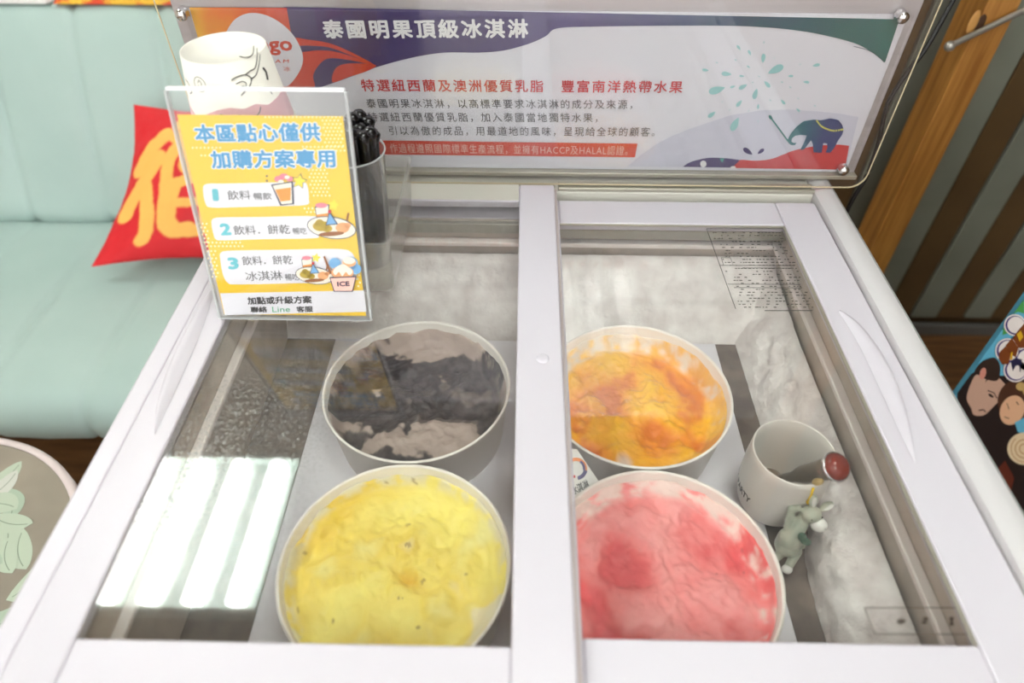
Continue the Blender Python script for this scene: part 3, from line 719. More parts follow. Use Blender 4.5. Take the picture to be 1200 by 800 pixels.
slab('side_edge', xr, xr + .0022, 0, HT, -.0020, .0034, M['acrylic_edge'], st)
slab('side_edge', xl - .0022, xl, 0, HT, -.0020, .0034, M['acrylic_edge'], st)
slab('top_edge', xl, xr, HT, HT + .0030, -.0020, .0034, mat('edge_highlight', (240, 243, 246), .15), st)  # highlight along the top edge painted in near-white
slab('bottom_edge', xl, xr, -.0012, 0, -.0020, .0034, M['acrylic_edge'], st)
boxes('foot_plate', [(xl, xr, .5200, .5560, .8608, .8628)], M['acrylic'], st)
sheet = slab('price_sheet', -.3120 - .003, -.1635, .0035, .2085, -.0003, .0002, ink('paper_yellow', (244, 200, 20)), st); sheet['label'] = 'yellow printed price sheet'
PT = Plane(Vector((0, .5185, .8625)) + nS * .0002, nS)
WP = ink('panel_white', (236, 234, 242)); AQ = ink('sheet_aqua', (88, 196, 210)); BLU = ink('sheet_blue', (52, 150, 206)); PEN = ink('pen', (70, 70, 74)); DOT = ink('dots', (250, 238, 190))
flat('white_footer', [[(258, 343.5), (426.5, 340), (429.5, 365), (263.5, 369)]], WP, sheet, PT, 1)
flat('white_panel', [cr2([(238, 222), (242, 215.5), (262, 215), (310, 214), (352, 213.5), (360, 217), (362, 233), (358, 240), (320, 241.5), (280, 242.5), (248, 243), (241, 238)], 4)], WP, sheet, PT, 1)
flat('white_panel', [cr2([(248, 262), (250, 256), (262, 254.5), (310, 254), (362, 253), (372, 256), (374, 275), (366, 279), (310, 280), (262, 281.5), (253, 280), (250, 273)], 4)], WP, sheet, PT, 1)
flat('white_panel', [cr2([(258, 302), (259, 296), (270, 293.5), (330, 292.5), (395, 291.5), (411, 295), (416, 304), (418, 322), (410, 330), (350, 331.5), (280, 333), (267, 331), (261, 320)], 4)], WP, sheet, PT, 1)
dots = []
def dotrect(x0, x1, y0, y1, s=4.6):
    j = 0; y = y0
    while y <= y1:
        x = x0 + (s / 2 if j % 2 else 0) + (y - y0) * .12
        while x <= x1 + (y - y0) * .12: dots.append(ell(x, y, 1.15, 1.15, n=8)); x += s
        y += s * .93; j += 1
dotrect(311, 402, 137, 138); dotrect(378, 400, 141, 172); dotrect(355, 405, 172, 177); dotrect(226, 262, 173, 174); dotrect(236, 248, 182, 183)
dotrect(362, 384, 199, 232); dotrect(357, 372, 244, 250); dotrect(233, 243, 262, 284); dotrect(240, 286, 284, 291); dotrect(243, 254, 294, 328); dotrect(418, 422, 318, 336)
flat('halftone_dots', dots, DOT, sheet, PT, 1)['kind'] = 'stuff'
for s_, a, b, c_ in (('本區點心僅供', (226, 145.5), (374.5, 143.5), (230, 167)), ('加購方案專用', (245.5, 176), (392.5, 174.5), (249, 197.5))):
    V_ = (s_, .035)
    text(s_, a, b, c_, ink('halo', (244, 246, 250)), sheet, PT, 2, bold=.085, space=1.06, ref=V_)
    text(s_, a, b, c_, BLU, sheet, PT, 3.2, bold=.035, space=1.06)
text('1', (248.5, 221), (255.5, 221), (250, 235), AQ, sheet, PT, 3, bold=.05)
text('2', (257, 261.5), (270, 261), (259, 275.5), AQ, sheet, PT, 3, bold=.05)
text('3', (266, 301.5), (279, 301), (268, 315.5), AQ, sheet, PT, 3, bold=.05)
for s_, a, b, c_ in (('飲料', (266, 223), (293, 222.5), (267.5, 234)), ('暢飲', (297, 225.5), (318, 225), (298, 234)),
                     ('飲料．餅乾', (273, 264), (339, 262.5), (275, 275)), ('暢吃', (343, 266.5), (359, 266), (344, 274.5)),
                     ('飲料．餅乾', (283, 300), (342, 298.5), (285, 310.5)), ('冰淇淋', (287, 318), (330, 316.5), (289, 329)), ('暢吃', (334, 320.5), (350, 320), (335, 328.5))):
    text(s_, a, b, c_, PEN, sheet, PT, 3)
text('加點或升級方案', (289.5, 347.5), (365, 346), (291, 356.5), ink('black', (30, 28, 28)), sheet, PT, 3, bold=.03)
text('聯絡', (293.5, 359), (313, 358.5), (294, 366), ink('black', (30, 28, 28)), sheet, PT, 3, bold=.03)
text('Line', (319, 359), (340, 358.5), (319.5, 365.5), ink('green_txt', (70, 170, 120)), sheet, PT, 3)
text('客服', (347, 358.5), (366.5, 358), (348, 365.5), ink('black', (30, 28, 28)), sheet, PT, 3, bold=.03)
# little drawings on the sheet
c4 = lambda L: [(180 + x / 4, 180 + y / 4) for x, y in L]
OUT = ink('outline', (58, 60, 88)); JU = grad_mat('ink_juice', [(0, (250, 206, 96)), (1, (240, 150, 20))], -.27, -.25, .3, 40); STAR = ink('star', (250, 226, 40)); PNK = ink('sheet_pink', (240, 130, 150))
BRN = ink('sheet_brown', (150, 92, 48)); CRM = ink('sheet_cream', (250, 240, 224)); SKY = ink('sheet_sky', (120, 176, 224)); PCH = ink('peach', (238, 172, 120)); OLV = ink('olive', (188, 160, 50))
def star(cx, cy, r, a=10): return [(cx + (r if i % 2 == 0 else r * .5) * math.sin(R(36 * i + a)), cy - (r if i % 2 == 0 else r * .5) * math.cos(R(36 * i + a))) for i in range(10)]
dg_ = flat('drink_drawing', [star(351, 212, 9.8)], OUT, sheet, PT, 3); flat('drink_drawing', [star(351, 212, 8.6)], STAR, sheet, PT, 4)
flat('drink_drawing', [c4([(552, 143), (655, 128), (660, 235), (595, 242)])], OUT, sheet, PT, 5); flat('drink_drawing', [c4([(560, 148), (648, 134), (651, 230), (602, 235)])], CRM, sheet, PT, 6)
flat('drink_drawing', [c4([(572, 166), (646, 156), (644, 216), (598, 222)])], JU, sheet, PT, 7)
flat('drink_drawing', [ell(327, 209, 5, 3.5), ell(333, 206, 5, 3.5), ell(340, 209, 4, 3)], PNK, sheet, PT, 7.5); flat('drink_drawing', [ell(330, 212, 3.4, 2), ell(337, 207, 3, 2)], CRM, sheet, PT, 8)
flat('drink_drawing', [ell(313, 206, 1.3, 1.1), ell(313, 211.5, 1.3, 1.1)], OUT, sheet, PT, 3)
def plate(cx, cy, s, k):
    sx = lambda L: [(cx + x * s, cy + y * s) for x, y in L]
    flat('plate_drawing', [star(cx + 2 * s, cy - 26 * s, 7.5 * s)], STAR, sheet, PT, k)
    flat('plate_drawing', [sx([(-20, -24), (-3, -27), (-3, -5), (-17, -5)])], OUT, sheet, PT, k + 1); flat('plate_drawing', [sx([(-19, -23), (-4, -26), (-4, -6), (-16, -6)])], CRM, sheet, PT, k + 2)
    flat('plate_drawing', [sx([(-18, -15), (-4, -17), (-4, -7), (-16, -7)])], JU, sheet, PT, k + 3); flat('plate_drawing', [[(cx + s * a, cy + s * b) for a, b in ell(-12, -26, 7, 3)]], PNK, sheet, PT, k + 3)
    flat('plate_drawing', [ell(cx, cy, 29 * s, 13 * s, 8)], OUT, sheet, PT, k + 4); flat('plate_drawing', [ell(cx, cy, 28 * s, 12 * s, 8)], CRM, sheet, PT, k + 5)
    flat('plate_drawing', [[(cx + s * a, cy + s * b) for a, b in e] for e in (ell(-12, -2, 10, 6), ell(-5, 1, 6, 4), ell(-14, -6, 5, 4))], OLV, sheet, PT, k + 6)
    flat('plate_drawing', [[(cx + s * a, cy + s * b) for a, b in e] for e in (ell(13, 0, 8, 6), ell(19, -3, 4, 3))], PCH, sheet, PT, k + 6)
    flat('plate_drawing', [[(cx + s * a, cy + s * b) for a, b in ell(0, 7, 15, 2.6, -4)], sx([(17, -9), (19, -18), (21, -17), (19, -8)])], BRN, sheet, PT, k + 7)
    flat('plate_drawing', [sx([(-7, -3), (-2, -19), (8, -4)])], OUT, sheet, PT, k + 7); flat('plate_drawing', [sx([(-5.5, -4), (-2, -17), (6.5, -5)])], SKY, sheet, PT, k + 8)
    flat('plate_drawing', [ell(cx - 2 * s, cy - 19 * s, 2 * s, 2 * s)], RED, sheet, PT, k + 8)
plate(389, 266, 1.0, 3); plate(369, 322, .78, 3)
flat('sundae_drawing', [ell(393, 307, 7, 6), ell(412, 307, 8, 7), ell(418, 314, 6, 6)], SKY, sheet, PT, 12); flat('sundae_drawing', [c4([(798, 478), (806, 474), (840, 555), (828, 560)])], BRN, sheet, PT, 12)
flat('sundae_drawing', [ell(410, 306, 8, 5.5), ell(402, 318, 13, 8)], PCH, sheet, PT, 13); flat('sundae_drawing', [ell(410, 304, 7, 4), cr2([(391, 316), (397, 310), (403, 308), (410, 312), (414, 317), (410, 321), (406, 317), (402, 322), (398, 317), (394, 321)], 3)], CRM, sheet, PT, 14)
flat('sundae_drawing', [c4([(828, 573), (954, 568), (938, 640), (848, 640)])], OUT, sheet, PT, 15); flat('sundae_drawing', [c4([(833, 577), (949, 572), (934, 636), (852, 636)])], ink('cup_pink', (244, 196, 184)), sheet, PT, 16)
text('ICE', (396, 328), (410.5, 327.5), (396.5, 333.5), OUT, sheet, PT, 18, bold=.03)

# ================================================================ paper cups stacked upside down
def paper_cup(z_top, label, detail=False):
    cx, cy = -.2936, .6608
    t = thing('paper_cup', label, 'paper cup', (cx, cy, z_top - .078), 'upside-down stack of paper cups')
    h = .078; r0 = .0405; r1 = .0505
    bm = bmesh.new()
    lathe(bm, [(0, z_top - .0075), (r0 - .0022, z_top - .0075), (r0 - .0014, z_top - .0005), (r0, z_top), (r1, z_top - h + .003), (r1 + .0016, z_top - h + .0025), (r1 + .0018, z_top - h + .001), (r1, z_top - h), (r1 - .0009, z_top - h + .001), (r0 - .0009, z_top - .009), (0, z_top - .009)], (cx, cy, 0), 72)
    mk('cup_wall', bm, M['paper_ivory'], t, smooth=True)
    if detail:
        def pt(a, d, off=.0007): r = r0 + (r1 - r0) * d / h + off; return Vector((cx + r * math.cos(R(a)), cy + r * math.sin(R(a)), z_top - d))
        bm = bmesh.new(); A = list(range(-170, 60, 2)); random.seed(3); up_, lo_ = [], []
        jag = [.043, .046, .050, .054, .047, .042, .040, .043, .041, .046, .0445, .043, .047, .049, .044, .040]
        for i, a in enumerate(A):
            f = i / (len(A) - 1) * (len(jag) - 1); k = int(f); d = jag[k] + (jag[min(k + 1, len(jag) - 1)] - jag[k]) * (f - k)
            up_.append(bm.verts.new(pt(a, d))); lo_.append(bm.verts.new(pt(a, h - .004)))
        for i in range(len(A) - 1): bm.faces.new((up_[i], up_[i + 1], lo_[i + 1], lo_[i]))
        mk('pink_print', bm, ink('cup_band', (240, 172, 184)), t)['label'] = 'pink printed lower band'
        bm = bmesh.new()
        def line(pts, wd=.0005):
            P = cr([(a, d - .011) for a, d in pts], 6)
            for p, q_ in zip(P, P[1:]):
                da, dd = q_.x - p.x, q_.y - p.y; m_ = .045 * math.pi / 180; l = math.hypot(da * m_, dd) or 1
                na_, nd = -dd / l * wd / m_, da * m_ / l * wd
                bm.faces.new([bm.verts.new(pt(p.x + na_, p.y + nd, .0010)), bm.verts.new(pt(q_.x + na_, q_.y + nd, .0010)), bm.verts.new(pt(q_.x - na_, q_.y - nd, .0010)), bm.verts.new(pt(p.x - na_, p.y - nd, .0010))])
        line([(-68, .026), (-60, .024), (-50, .024), (-44, .028), (-48, .034), (-62, .041)])
        line([(-64, .030), (-56, .029), (-52, .032), (-58, .038)], .0004); line([(-60, .0335), (-55, .0335), (-56, .037)])
        line([(-50, .024), (-42, .022), (-34, .021), (-26, .014), (-20, .006)]); line([(-44, .029), (-36, .027), (-28, .021), (-18, .012)]); line([(-50, .007), (-40, .010), (-30, .009), (-24, .003)])
        line([(-40, .042), (-32, .040), (-26, .043), (-22, .050)]); line([(-92, .057), (-80, .060), (-70, .059), (-58, .064), (-48, .061), (-44, .056)])
        line([(-140, .03), (-131, .034), (-128, .040), (-134, .043)])
        n_ = 28; line([(-110 + 8.5 * math.cos(2 * math.pi * i / n_), .030 + .0068 * math.sin(2 * math.pi * i / n_)) for i in range(n_ + 1)], .0003)
        line([(-112, .029), (-110, .026), (-107, .029), (-110, .033), (-113, .031)], .0003)
        line([(-22, .024), (-19, .029), (-21, .036)], .0012)
        mk('line_drawing', bm, ink('cup_line', (60, 58, 56)), t, recalc=False)['label'] = 'dark line drawing of a banner and stamp'
    return t
paper_cup(1.090, 'topmost upside-down paper cup with pink band, behind the price stand', True)
zt = 1.090; i = 0
for i in range(9):
    zt -= .0166
    if zt - .078 < .861: break
    paper_cup(zt, 'upside-down paper cup nested below the topmost one, hidden by the price stand')

# ================================================================ clear box with spoon cup
bx = thing('clear_box', 'small clear plastic box behind the price stand on the left lid', 'box', (-.185, .65, .8605))
x0, x1, y0, y1, z0, z1 = -.234, -.137, .560, .738, .8608, .930
bm = bmesh.new()
def taper(bm, x0, x1, y0, y1, z0, z1, t, e):
    def rr(x0, x1, y0, y1, z, r=.008, n=5):
        return [bm.verts.new((cx + r * math.cos(R(a0 + 90 * i / n)), cy + r * math.sin(R(a0 + 90 * i / n)), z)) for cx, cy, a0 in ((x1 - r, y0 + r, -90), (x1 - r, y1 - r, 0), (x0 + r, y1 - r, 90), (x0 + r, y0 + r, 180)) for i in range(n + 1)]
    rings = [rr(x0 + t, x1 - t, y0 + t, y1 - t, z0), rr(x0, x1, y0, y1, z1 - .004), rr(x0 - e, x1 + e, y0 - e, y1 + e, z1 - .003), rr(x0 - e, x1 + e, y0 - e, y1 + e, z1), rr(x0 + .0015, x1 - .0015, y0 + .0015, y1 - .0015, z1), rr(x0 + t + .0015, x1 - t - .0015, y0 + t + .0015, y1 - t - .0015, z0 + .0015)]
    for a, b in zip(rings, rings[1:]):
        for i in range(len(a)): bm.faces.new((a[i], a[(i + 1) % len(a)], b[(i + 1) % len(a)], b[i]))
    bm.faces.new(rings[0][::-1]); bm.faces.new(rings[-1])
taper(bm, x0, x1, y0, y1, z0, z1, .004, .002)
mk('box_wall', bm, M['box_plastic'], bx, smooth=False)
sx_, sy_ = -.1755, .622
sc_ = thing('spoon_cup', 'clear plastic cup full of black spoons inside the clear box', 'cup', (sx_, sy_, .8625))
bm = bmesh.new()
lathe(bm, [(0, .8640), (.0235, .8640), (.0285, .9300), (.0335, 1.0000), (.0347, 1.0010), (.0345, 1.0025), (.0328, 1.0020), (.0278, .9300), (.0228, .8655), (0, .8655)], (sx_, sy_, 0), 48)
mk('cup_wall', bm, M['cup_plastic'], sc_, smooth=True)
bm = bmesh.new(); lathe(bm, [(.0335, 1.0005), (.0349, 1.0012), (.0346, 1.0030), (.0333, 1.0022)], (sx_, sy_, 0), 48); mk('cup_rim', bm, M['acrylic_edge'], sc_, smooth=True)
random.seed(11); spn = None
k = 0
for ri, cnt in ((0, 1), (.0090, 7), (.0185, 13)):
    for j in range(cnt):
        a = 2 * math.pi * j / cnt + ri * 40; ln = .158 + random.uniform(-.012, .014)
        if k == 0:
            bm = bmesh.new(); L_ = .160
            tube(bm, [(0, 0, 0), (0, 0, .012), (0, 0, .10), (0, 0, L_ - .012), (0, 0, L_ - .004), (0, 0, L_)], [.0035, .0032, .0040, .0056, .0078, .0046], 12)
            spn = mk('plastic_spoon', bm, M['black_plastic'], smooth=True); o = spn
        else: o = spn.copy(); COL.objects.link(o)
        lean = ri * .46 / .158
        o.rotation_euler = (-lean * math.sin(a) * 1.0, lean * math.cos(a) * 1.0, 0)
        o.location = (sx_ + ri * .85 * math.cos(a), sy_ + ri * .85 * math.sin(a), .8662 + (ln - .158) * .8 + .001)
        tag(o, 'black plastic spoon standing handle up in the clear cup', 'spoon', 'black spoons in the clear cup'); k += 1

# ================================================================ SOFA
sf = thing('sofa', 'pale mint green upholstered sofa left of the freezer', 'sofa', (-1.4, 1.1, 0))
def channel_sweep(nm, prof, x0, x1, seams, depth, parent, tilt=0, m=None):
    """sweep a closed Y-Z profile along X; stitched seams pull the surface in. seams: list of X, tilt shears them along the profile"""
    bm = bmesh.new(); nx = int((x1 - x0) / .008); rows = []
    cen = Vector((sum(p[0] for p in prof) / len(prof), sum(p[1] for p in prof) / len(prof)))
    for i in range(nx + 1):
        X = x0 + (x1 - x0) * i / nx; row = []
        endr = min(1, min(X - x0, x1 - X) / .03); er = 1 - (1 - endr) ** 2
        for k_, (y, z) in enumerate(prof):
            d = min(abs(X - s - tilt * (k_ / len(prof) - .4)) for s in seams)
            f = depth * 1.6 * math.exp(-(d / .007) ** 2) + depth * .8 * min(1, d / .093) ** 1.5 * -.6
            v = (cen - Vector((y, z))).normalized() * (f + (1 - er) * .02)
            row.append(bm.verts.new((X, y + v.x, z + v.y)))
        rows.append(row)
    n = len(prof)
    for a, b in zip(rows, rows[1:]):
        for j in range(n): bm.faces.new((a[j], a[(j + 1) % n], b[(j + 1) % n], b[j]))
    bm.faces.new(rows[0]); bm.faces.new(rows[-1][::-1])
    return mk(nm, bm, m or M['sofa'], parent, smooth=True)
seams = [-.977 + .187 * i for i in range(-6, 3)]
seatp = [(p.x, p.y) for p in cr([(.745, .335), (.740, .375), (.765, .412), (.82, .424), (1.0, .426), (1.2, .420), (1.33, .412), (1.36, .37), (1.34, .325), (1.1, .312), (.85, .312), (.77, .315)], 4, True)]
channel_sweep('seat_cushion', seatp, -2.15, -.45, seams, .006, sf, 0)
backp = [(p.x, p.y) for p in cr([(1.315, .425), (1.345, .52), (1.395, .64), (1.45, .75), (1.49, .817), (1.53, .841), (1.60, .840), (1.64, .80), (1.60, .65), (1.55, .50), (1.50, .40), (1.40, .36), (1.37, .385)], 4, True)]
channel_sweep('backrest', backp, -2.15, -.45, seams, .007, sf, 0)
boxes('base_frame', [(-2.05, -.55, .90, 1.42, .22, .305)], M['dark'], sf)
for lx in (-1.95, -.62):
    for ly in (.95, 1.38):
        boxes('leg', [(lx - .02, lx + .02, ly - .02, ly + .02, 0, .22)], M['dark'], sf)

# red pillow leaning on the backrest
pa = az(122, 317, .435); 
PBL = Vector((pa.x, pa.y, .434)); PTL = ay(170, 133, 1.385)
PUx = Vector((1, .02, 0)).normalized(); W_ = .40
Pm = (PTL - PBL); Pn = PUx.cross(Pm).normalized()
if Pn.y > 0: Pn = -Pn
def pil(u, v, side):
    pinch = 1 - .13 * math.sin(math.pi * v) * (1 - u) ** 3 * 1.5
    base = PBL.lerp(PTL, v) + PUx * (u * W_) + PUx * (.034 * math.sin(math.pi * v) * ((1 - u) ** 2 - u ** 2))
    base += (Pm.normalized() * .02) * math.sin(math.pi * u) * (.5 - v) * 2
    th = .052 * (max(0, math.sin(math.pi * u)) ** .55) * (max(0, math.sin(math.pi * v)) ** .55)
    wr = .004 * noise.fractal(Vector((u * 6, v * 6, 2)), 1, 2, 3)
    return base + Pn * (side * th + (wr if side > 0 else 0) + .045)
LEFTR = [  # brush strokes of the gold character, (u, v) with v up from the lower edge
    ([(.24, .80), (.15, .68), (.09, .56), (.17, .60), (.23, .62)], .040), ([(.22, .64), (.16, .50), (.11, .38), (.09, .29)], .046), ([(.16, .50), (.22, .34), (.26, .18), (.25, .12)], .040),
    ([(.34, .74), (.30, .60), (.33, .40), (.36, .22), (.42, .16), (.50, .17)], .040), ([(.30, .86), (.36, .92)], .03), ([(.30, .78), (.42, .80), (.56, .82)], .035),
    ([(.40, .70), (.52, .72), (.54, .58), (.42, .56), (.40, .70)], .03), ([(.38, .46), (.56, .48), (.58, .18), (.40, .20), (.38, .46)], .034), ([(.40, .33), (.57, .34)], .026)]
def segd(p, a, b):
    ax_, ay_ = a; bx_, by_ = b; dx, dy = bx_ - ax_, by_ - ay_; t = ((p[0] - ax_) * dx + (p[1] - ay_) * dy) / (dx * dx + dy * dy + 1e-9); t = max(0, min(1, t))
    return math.hypot(p[0] - ax_ - t * dx, p[1] - ay_ - t * dy)
ST = [(cr2(p, 5, False), w_) for p, w_ in LEFTR]
def gold(u, v):
    best = -1
    for P, w_ in ST:
        for a, b in zip(P, P[1:]):
            best = max(best, w_ * 1.12 + .005 * noise.noise(Vector((u * 30, v * 30, 0))) - segd((u, v), a, b))
    return cl(.5 + best / .008)
n = 125; V = []; Cc = []; Fc = []
for side in (1, -1):
    for i in range(n + 1):
        for j in range(n + 1):
            V.append(pil(i / n, j / n, side)); g = gold(i / n, j / n) if side > 0 else 0
            Cc.append(mixc(lc(214, 24, 36), lc(247, 186, 92), g))
for side in (0, 1):
    o_ = side * (n + 1) ** 2
    for i in range(n):
        for j in range(n):
            q4 = (o_ + i * (n + 1) + j, o_ + (i + 1) * (n + 1) + j, o_ + (i + 1) * (n + 1) + j + 1, o_ + i * (n + 1) + j + 1); Fc.append(q4 if side == 0 else q4[::-1])
me = bpy.data.meshes.new('pillow'); me.from_pydata(V, [], Fc); me.materials.append(M['red_fabric'])
ca = me.color_attributes.new('tint', 'FLOAT_COLOR', 'POINT')
for k_, c in enumerate(Cc): ca.data[k_].color = c
for p in me.polygons: p.use_smooth = True
po_ = bpy.data.objects.new('pillow', me); COL.objects.link(po_); tag(po_, 'red pillow with gold brush-stroke character leaning on the mint sofa', 'pillow')

# things lying on top of the sofa back
bm = bmesh.new()
def blanket(x0, x1, y0, y1, z, h, seed):
    nx, ny = 60, 16; V = [[None] * (ny + 1) for _ in range(nx + 1)]
    for s in (1, 0):
        G = []
        for i in range(nx + 1):
            row = []
            for j in range(ny + 1):
                u, v = i / nx, j / ny; e = (math.sin(math.pi * u) ** .4 if 0 < u < 1 else 0) * (math.sin(math.pi * v) ** .4 if 0 < v < 1 else 0)
                X = x0 + (x1 - x0) * u; Y = y0 + (y1 - y0) * v
                row.append(bm.verts.new((X, Y, z + (e * (h + .015 * fbm((X, Y, seed), 9))) * s)))
            G.append(row)
        for i in range(nx):
            for j in range(ny):
                f = (G[i][j], G[i + 1][j], G[i + 1][j + 1], G[i][j + 1]); bm.faces.new(f if s else f[::-1])
blanket(-1.42, -1.02, 1.508, 1.66, .8445, .085, 1)
tag(mk('fleece_throw', bm, M['rug'], smooth=True), 'white fleece throw folded on top of the sofa back', 'throw')
bm = bmesh.new(); blanket(-1.01, -.52, 1.508, 1.66, .8445, .075, 5)
tag(mk('folded_cloth', bm, M['cloth_print'], smooth=True), 'orange, yellow and red folded cloth on the sofa back', 'cloth')
struct(boxes('trim_1', [(-2.2, -.4, 1.66, 1.95, .78, .846)], M['wall_cream']))

# ================================================================ ROUND TABLE
TX, TY, TR = -.850, .365, .2615
tb = thing('coffee_table', 'round coffee table with leaf pattern top between sofa and freezer', 'table', (TX, TY, 0))
bm = bmesh.new(); lathe(bm, [(0, .475), (TR - .012, .475), (TR - .012, .4955), (0, .4955)], (TX, TY, 0), 96); mk('tabletop', bm, mat('tabletop', (160, 150, 136), .12, c2=(142, 134, 122), scale=7, coat=.5), tb)
bm = bmesh.new(); lathe(bm, [(TR - .012, .470), (TR - .003, .470), (TR, .476), (TR, .494), (TR - .003, .5), (TR - .010, .5), (TR - .012, .497)], (TX, TY, 0), 96); mk('rim_band', bm, mat('rim_band', (214, 200, 198), .4), tb, smooth=True)
random.seed(8)
LF = [ink('leaf_pale', (178, 190, 170)), ink('leaf_mint', (164, 180, 160)), ink('leaf_white', (196, 197, 188))]
for li in range(150):
    a = random.uniform(0, 6.28); rr0 = .19 * math.sqrt(random.random()); cx, cy = TX + rr0 * math.cos(a), TY + rr0 * math.sin(a); d = random.uniform(0, 6.28); ll = random.uniform(.055, .085); wd = ll * .26
    bm = bmesh.new(); Lp, Rp, Cp = [], [], []
    for i in range(11):
        t = i / 10; s = math.sin(math.pi * t) ** .7 * wd; bx_, by_ = cx + math.cos(d + t * .5) * ll * t, cy + math.sin(d + t * .5) * ll * t; nx_, ny_ = -math.sin(d + t * .5), math.cos(d + t * .5); z = .49565 + li * .000012
        Lp.append(bm.verts.new((bx_ + nx_ * s, by_ + ny_ * s, z))); Rp.append(bm.verts.new((bx_ - nx_ * s, by_ - ny_ * s, z)))
        if i not in (0, 10): Cp.append((bx_, by_, z))
    for i in range(10): bm.faces.new((Rp[i], Rp[i + 1], Lp[i + 1], Lp[i]))
    if any((v.co.x - TX) ** 2 + (v.co.y - TY) ** 2 > (TR - .013) ** 2 for v in bm.verts): bm.free(); continue
    for i in range(8):
        for sg_ in (1,):
            (xa, ya, za), (xb, yb, zb) = Cp[i], Cp[i + 1] if i + 1 < len(Cp) else Cp[i]
            nxx, nyy = -(yb - ya), (xb - xa); l_ = math.hypot(nxx, nyy) or 1; nxx, nyy = nxx / l_ * .0007, nyy / l_ * .0007
            f_ = bm.faces.new([bm.verts.new((xa + nxx, ya + nyy, za + .000008)), bm.verts.new((xa - nxx, ya - nyy, za + .000008)), bm.verts.new((xb - nxx, yb - nyy, zb + .000008)), bm.verts.new((xb + nxx, yb + nyy, zb + .000008))]); f_.material_index = 1
    lo = mk('leaf_print', bm, [LF[li % 3], ink('leaf_vein', (134, 146, 128))], tb)
for k_ in range(4):
    a = R(45 + 90 * k_); bm = bmesh.new(); tube(bm, [(TX + .20 * math.cos(a), TY + .20 * math.sin(a), 0), (TX + .16 * math.cos(a), TY + .16 * math.sin(a), .475)], .012, 10); mk('leg', bm, M['dark'], tb, smooth=True)

# ================================================================ RIGHT SIDE: post, rod, cable, poster board
pt_ = thing('wooden_post', 'square pine post standing behind the right end of the freezer', 'post', (.81, 1.26, 0))
boxes('post', [(.783, .839, 1.220, 1.300, 0, 2.62)], M['post_wood'], pt_, bevel=.0025)
k1 = ay(1146, 28, 1.2195)
bm = bmesh.new(); ellipsoid(bm, k1 + Vector((.004, .0, .0)), (.008, .0012, .016), None, 14); mk('knot_hole', bm, M['knot'], pt_, smooth=True)
bm = bmesh.new(); ellipsoid(bm, ay(1138, 26, 1.2190) + Vector((.004, 0, 0)), (.008, .0016, .020), None, 14); mk('wood_chip', bm, M['wood_pale'], pt_, smooth=True)
ra, rb = ay(1113, 54, 1.2105), ay(1200, 12, 1.2105); dv = (rb - ra); rb2 = ra + dv * ((1.999 - ra.x) / dv.x)
rd = thing('metal_rod', 'thin grey metal rod with knob end crossing the pine post', 'rod', ra)
bm = bmesh.new(); tube(bm, [ra, rb2], .0052, 12); mk('shaft', bm, M['rod'], rd, smooth=True)
bm = bmesh.new(); ellipsoid(bm, ra, (.0095, .0085, .0090), None, 14); mk('knob', bm, M['rod'], rd, smooth=True)
cab = cr([ay(1135, -30, .90), ay(1116, 2, .90), ay(1086, 55, .88), ay(1064, 84, .875), ay(1040, 122, .87), ay(1030, 165, .87), ay(1016, 205, .87), ay(997, 238, .87), (.50, .88, .70), (.50, .9, .30), (.52, 1.0, .006), (.6, 1.2, .006)], 8)
bm = bmesh.new(); tube(bm, cab, .0031, 8); tag(mk('power_cable', bm, M['cable'], smooth=True), 'black cable hanging down between sign and pine post', 'cable')

PB = Plane((0, .75, 0), (0, -1, 0))
pb = thing('poster_board', 'standing advertising board with printed faces right of the freezer', 'poster', (.95, .755, 0))
boxes('panel', [(.738, 1.20, .7503, .760, 0, .88)], ink('board_blue', (96, 178, 208)), pb, bevel=.001)
boxes('back_strut', [(.94, .97, .760, .95, 0, .012), (.94, .97, .760, .772, 0, .6)], M['dark'], pb)
q5 = lambda L: [(1110 + x / 5.333, 350 + y / 5.333) for x, y in L]
SK = ink('skin', (196, 160, 140)); SKc = ink('skin_child', (222, 176, 140)); HAIR = ink('hair', (44, 32, 28)); DK = ink('print_dark', (26, 20, 24)); CLD = ink('cloud', (232, 226, 222)); VIO = ink('violet', (52, 36, 120)); CHO = ink('choco', (120, 62, 26)); GLD = ink('goldy', (214, 170, 40)); GRN = ink('leafy', (76, 160, 80))
flat('print_green', [q5([(480, 2), (480, 90), (440, 80), (412, 95)]), q5([(350, 185), (372, 150), (378, 215), (345, 225)])], GRN, pb, PB, 1)
flat('print_dark', [q5([(62, 590), (150, 468), (180, 450), (330, 480), (520, 480), (700, 560), (700, 1500), (400, 1500), (230, 1130), (60, 900)])], DK, pb, PB, 1)
flat('print_man_face', [cr2(q5([(150, 520), (185, 472), (240, 500), (300, 480), (350, 520), (375, 560), (345, 620), (300, 660), (262, 700), (222, 728), (165, 725), (148, 680), (120, 620)]), 3)], SK, pb, PB, 2)
flat('print_man_hair', [cr2(q5([(168, 462), (180, 430), (215, 392), (255, 372), (300, 368), (330, 420), (320, 500), (285, 512), (250, 505), (238, 525), (246, 470), (226, 432), (196, 458)]), 3)], HAIR, pb, PB, 3)
flat('print_man_ear', [ell(1151.5, 437, 3.6, 7, 15)], ink('ear', (206, 140, 124)), pb, PB, 4)
flat('print_man_eye', [ell(1161, 463, 3.6, 1.6, 35), stroke(q5([(250, 570), (290, 585), (310, 620)]), 1.2), stroke(q5([(195, 695), (225, 690), (240, 705)]), 1.4)], HAIR, pb, PB, 4)
flat('print_child_hair', [ell(1190, 468, 21, 24, 20)], ink('hair_brown', (70, 42, 30)), pb, PB, 3)
flat('print_child_face', [ell(1186, 480, 14, 18, 25)], SKc, pb, PB, 4)
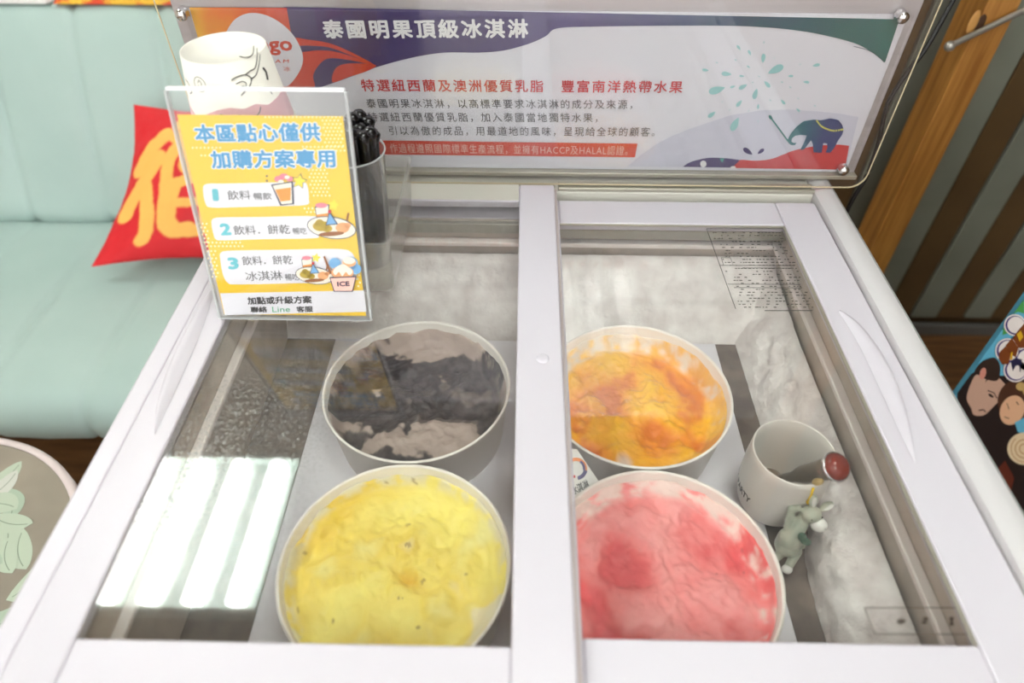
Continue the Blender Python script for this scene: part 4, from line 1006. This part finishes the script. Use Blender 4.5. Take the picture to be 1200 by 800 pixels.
flat('print_child_eye', [stroke(q5([(372, 650), (385, 690)]), .9), stroke(q5([(355, 735), (385, 745)]), .9), stroke(q5([(430, 640), (445, 660)]), .9)], HAIR, pb, PB, 5)
flat('print_bow', [ell(1196, 452, 6, 5), ell(1204, 458, 6, 5)], ink('bow', (190, 160, 100)), pb, PB, 6)
cl_ = [(420, 160, 62), (375, 320, 72), (425, 440, 70), (500, 380, 80), (520, 220, 80)]
flat('print_cloud', [ell(1110 + a / 5.333, 350 + b / 5.333, r / 5.333 + 1.2, r / 5.333 + 1.2) for a, b, r in cl_], CLD, pb, PB, 7)
flat('print_cloud_line', [ell(1110 + a / 5.333, 350 + b / 5.333, r / 5.333 - .5, r / 5.333 - .5) for a, b, r in cl_], VIO, pb, PB, 8)
flat('print_cloud_fill', [ell(1110 + a / 5.333 + .8, 350 + b / 5.333 - .4, r / 5.333 - 1.8, r / 5.333 - 1.8) for a, b, r in cl_], CLD, pb, PB, 9)
flat('print_chocolate', [q5([(320, 330), (360, 290), (395, 330), (380, 400), (340, 405), (318, 370)]), q5([(360, 285), (400, 240), (440, 300), (425, 360), (392, 340)]), q5([(405, 240), (440, 190), (475, 150), (520, 180), (480, 300), (440, 300)])], CHO, pb, PB, 10)
flat('print_chocolate_gold', [q5([(430, 215), (455, 190), (470, 230), (448, 262)]), q5([(392, 330), (405, 325), (402, 370), (388, 378)])], GLD, pb, PB, 11)
flat('print_logo_violet', [q5([(392, 385), (425, 365), (462, 372), (460, 405), (425, 412), (405, 445)]), q5([(448, 405), (455, 405), (455, 450), (448, 450)])], ink('deep_navy', (30, 34, 70)), pb, PB, 10)
flat('print_rose', [ell(1200, 525, 20, 19)], ink('rose', (226, 206, 170)), pb, PB, 5)
flat('print_rose_line', [ring(1200, 525, 5, 6.5, 0, 300, 18), ring(1200, 525, 10, 11.5, 60, 350, 18), ring(1200, 525, 15, 16.2, -40, 230, 18)], ink('rose_line', (190, 150, 100)), pb, PB, 6)
flat('print_red_brown', [q5([(300, 1080), (360, 1010), (420, 1120), (380, 1250)])], ink('redbrown', (96, 40, 28)), pb, PB, 2)
flat('print_sky', [q5([(420, 770), (480, 740), (520, 760), (520, 850), (440, 830)])], ink('board_blue', (96, 178, 208)), pb, PB, 4.5)
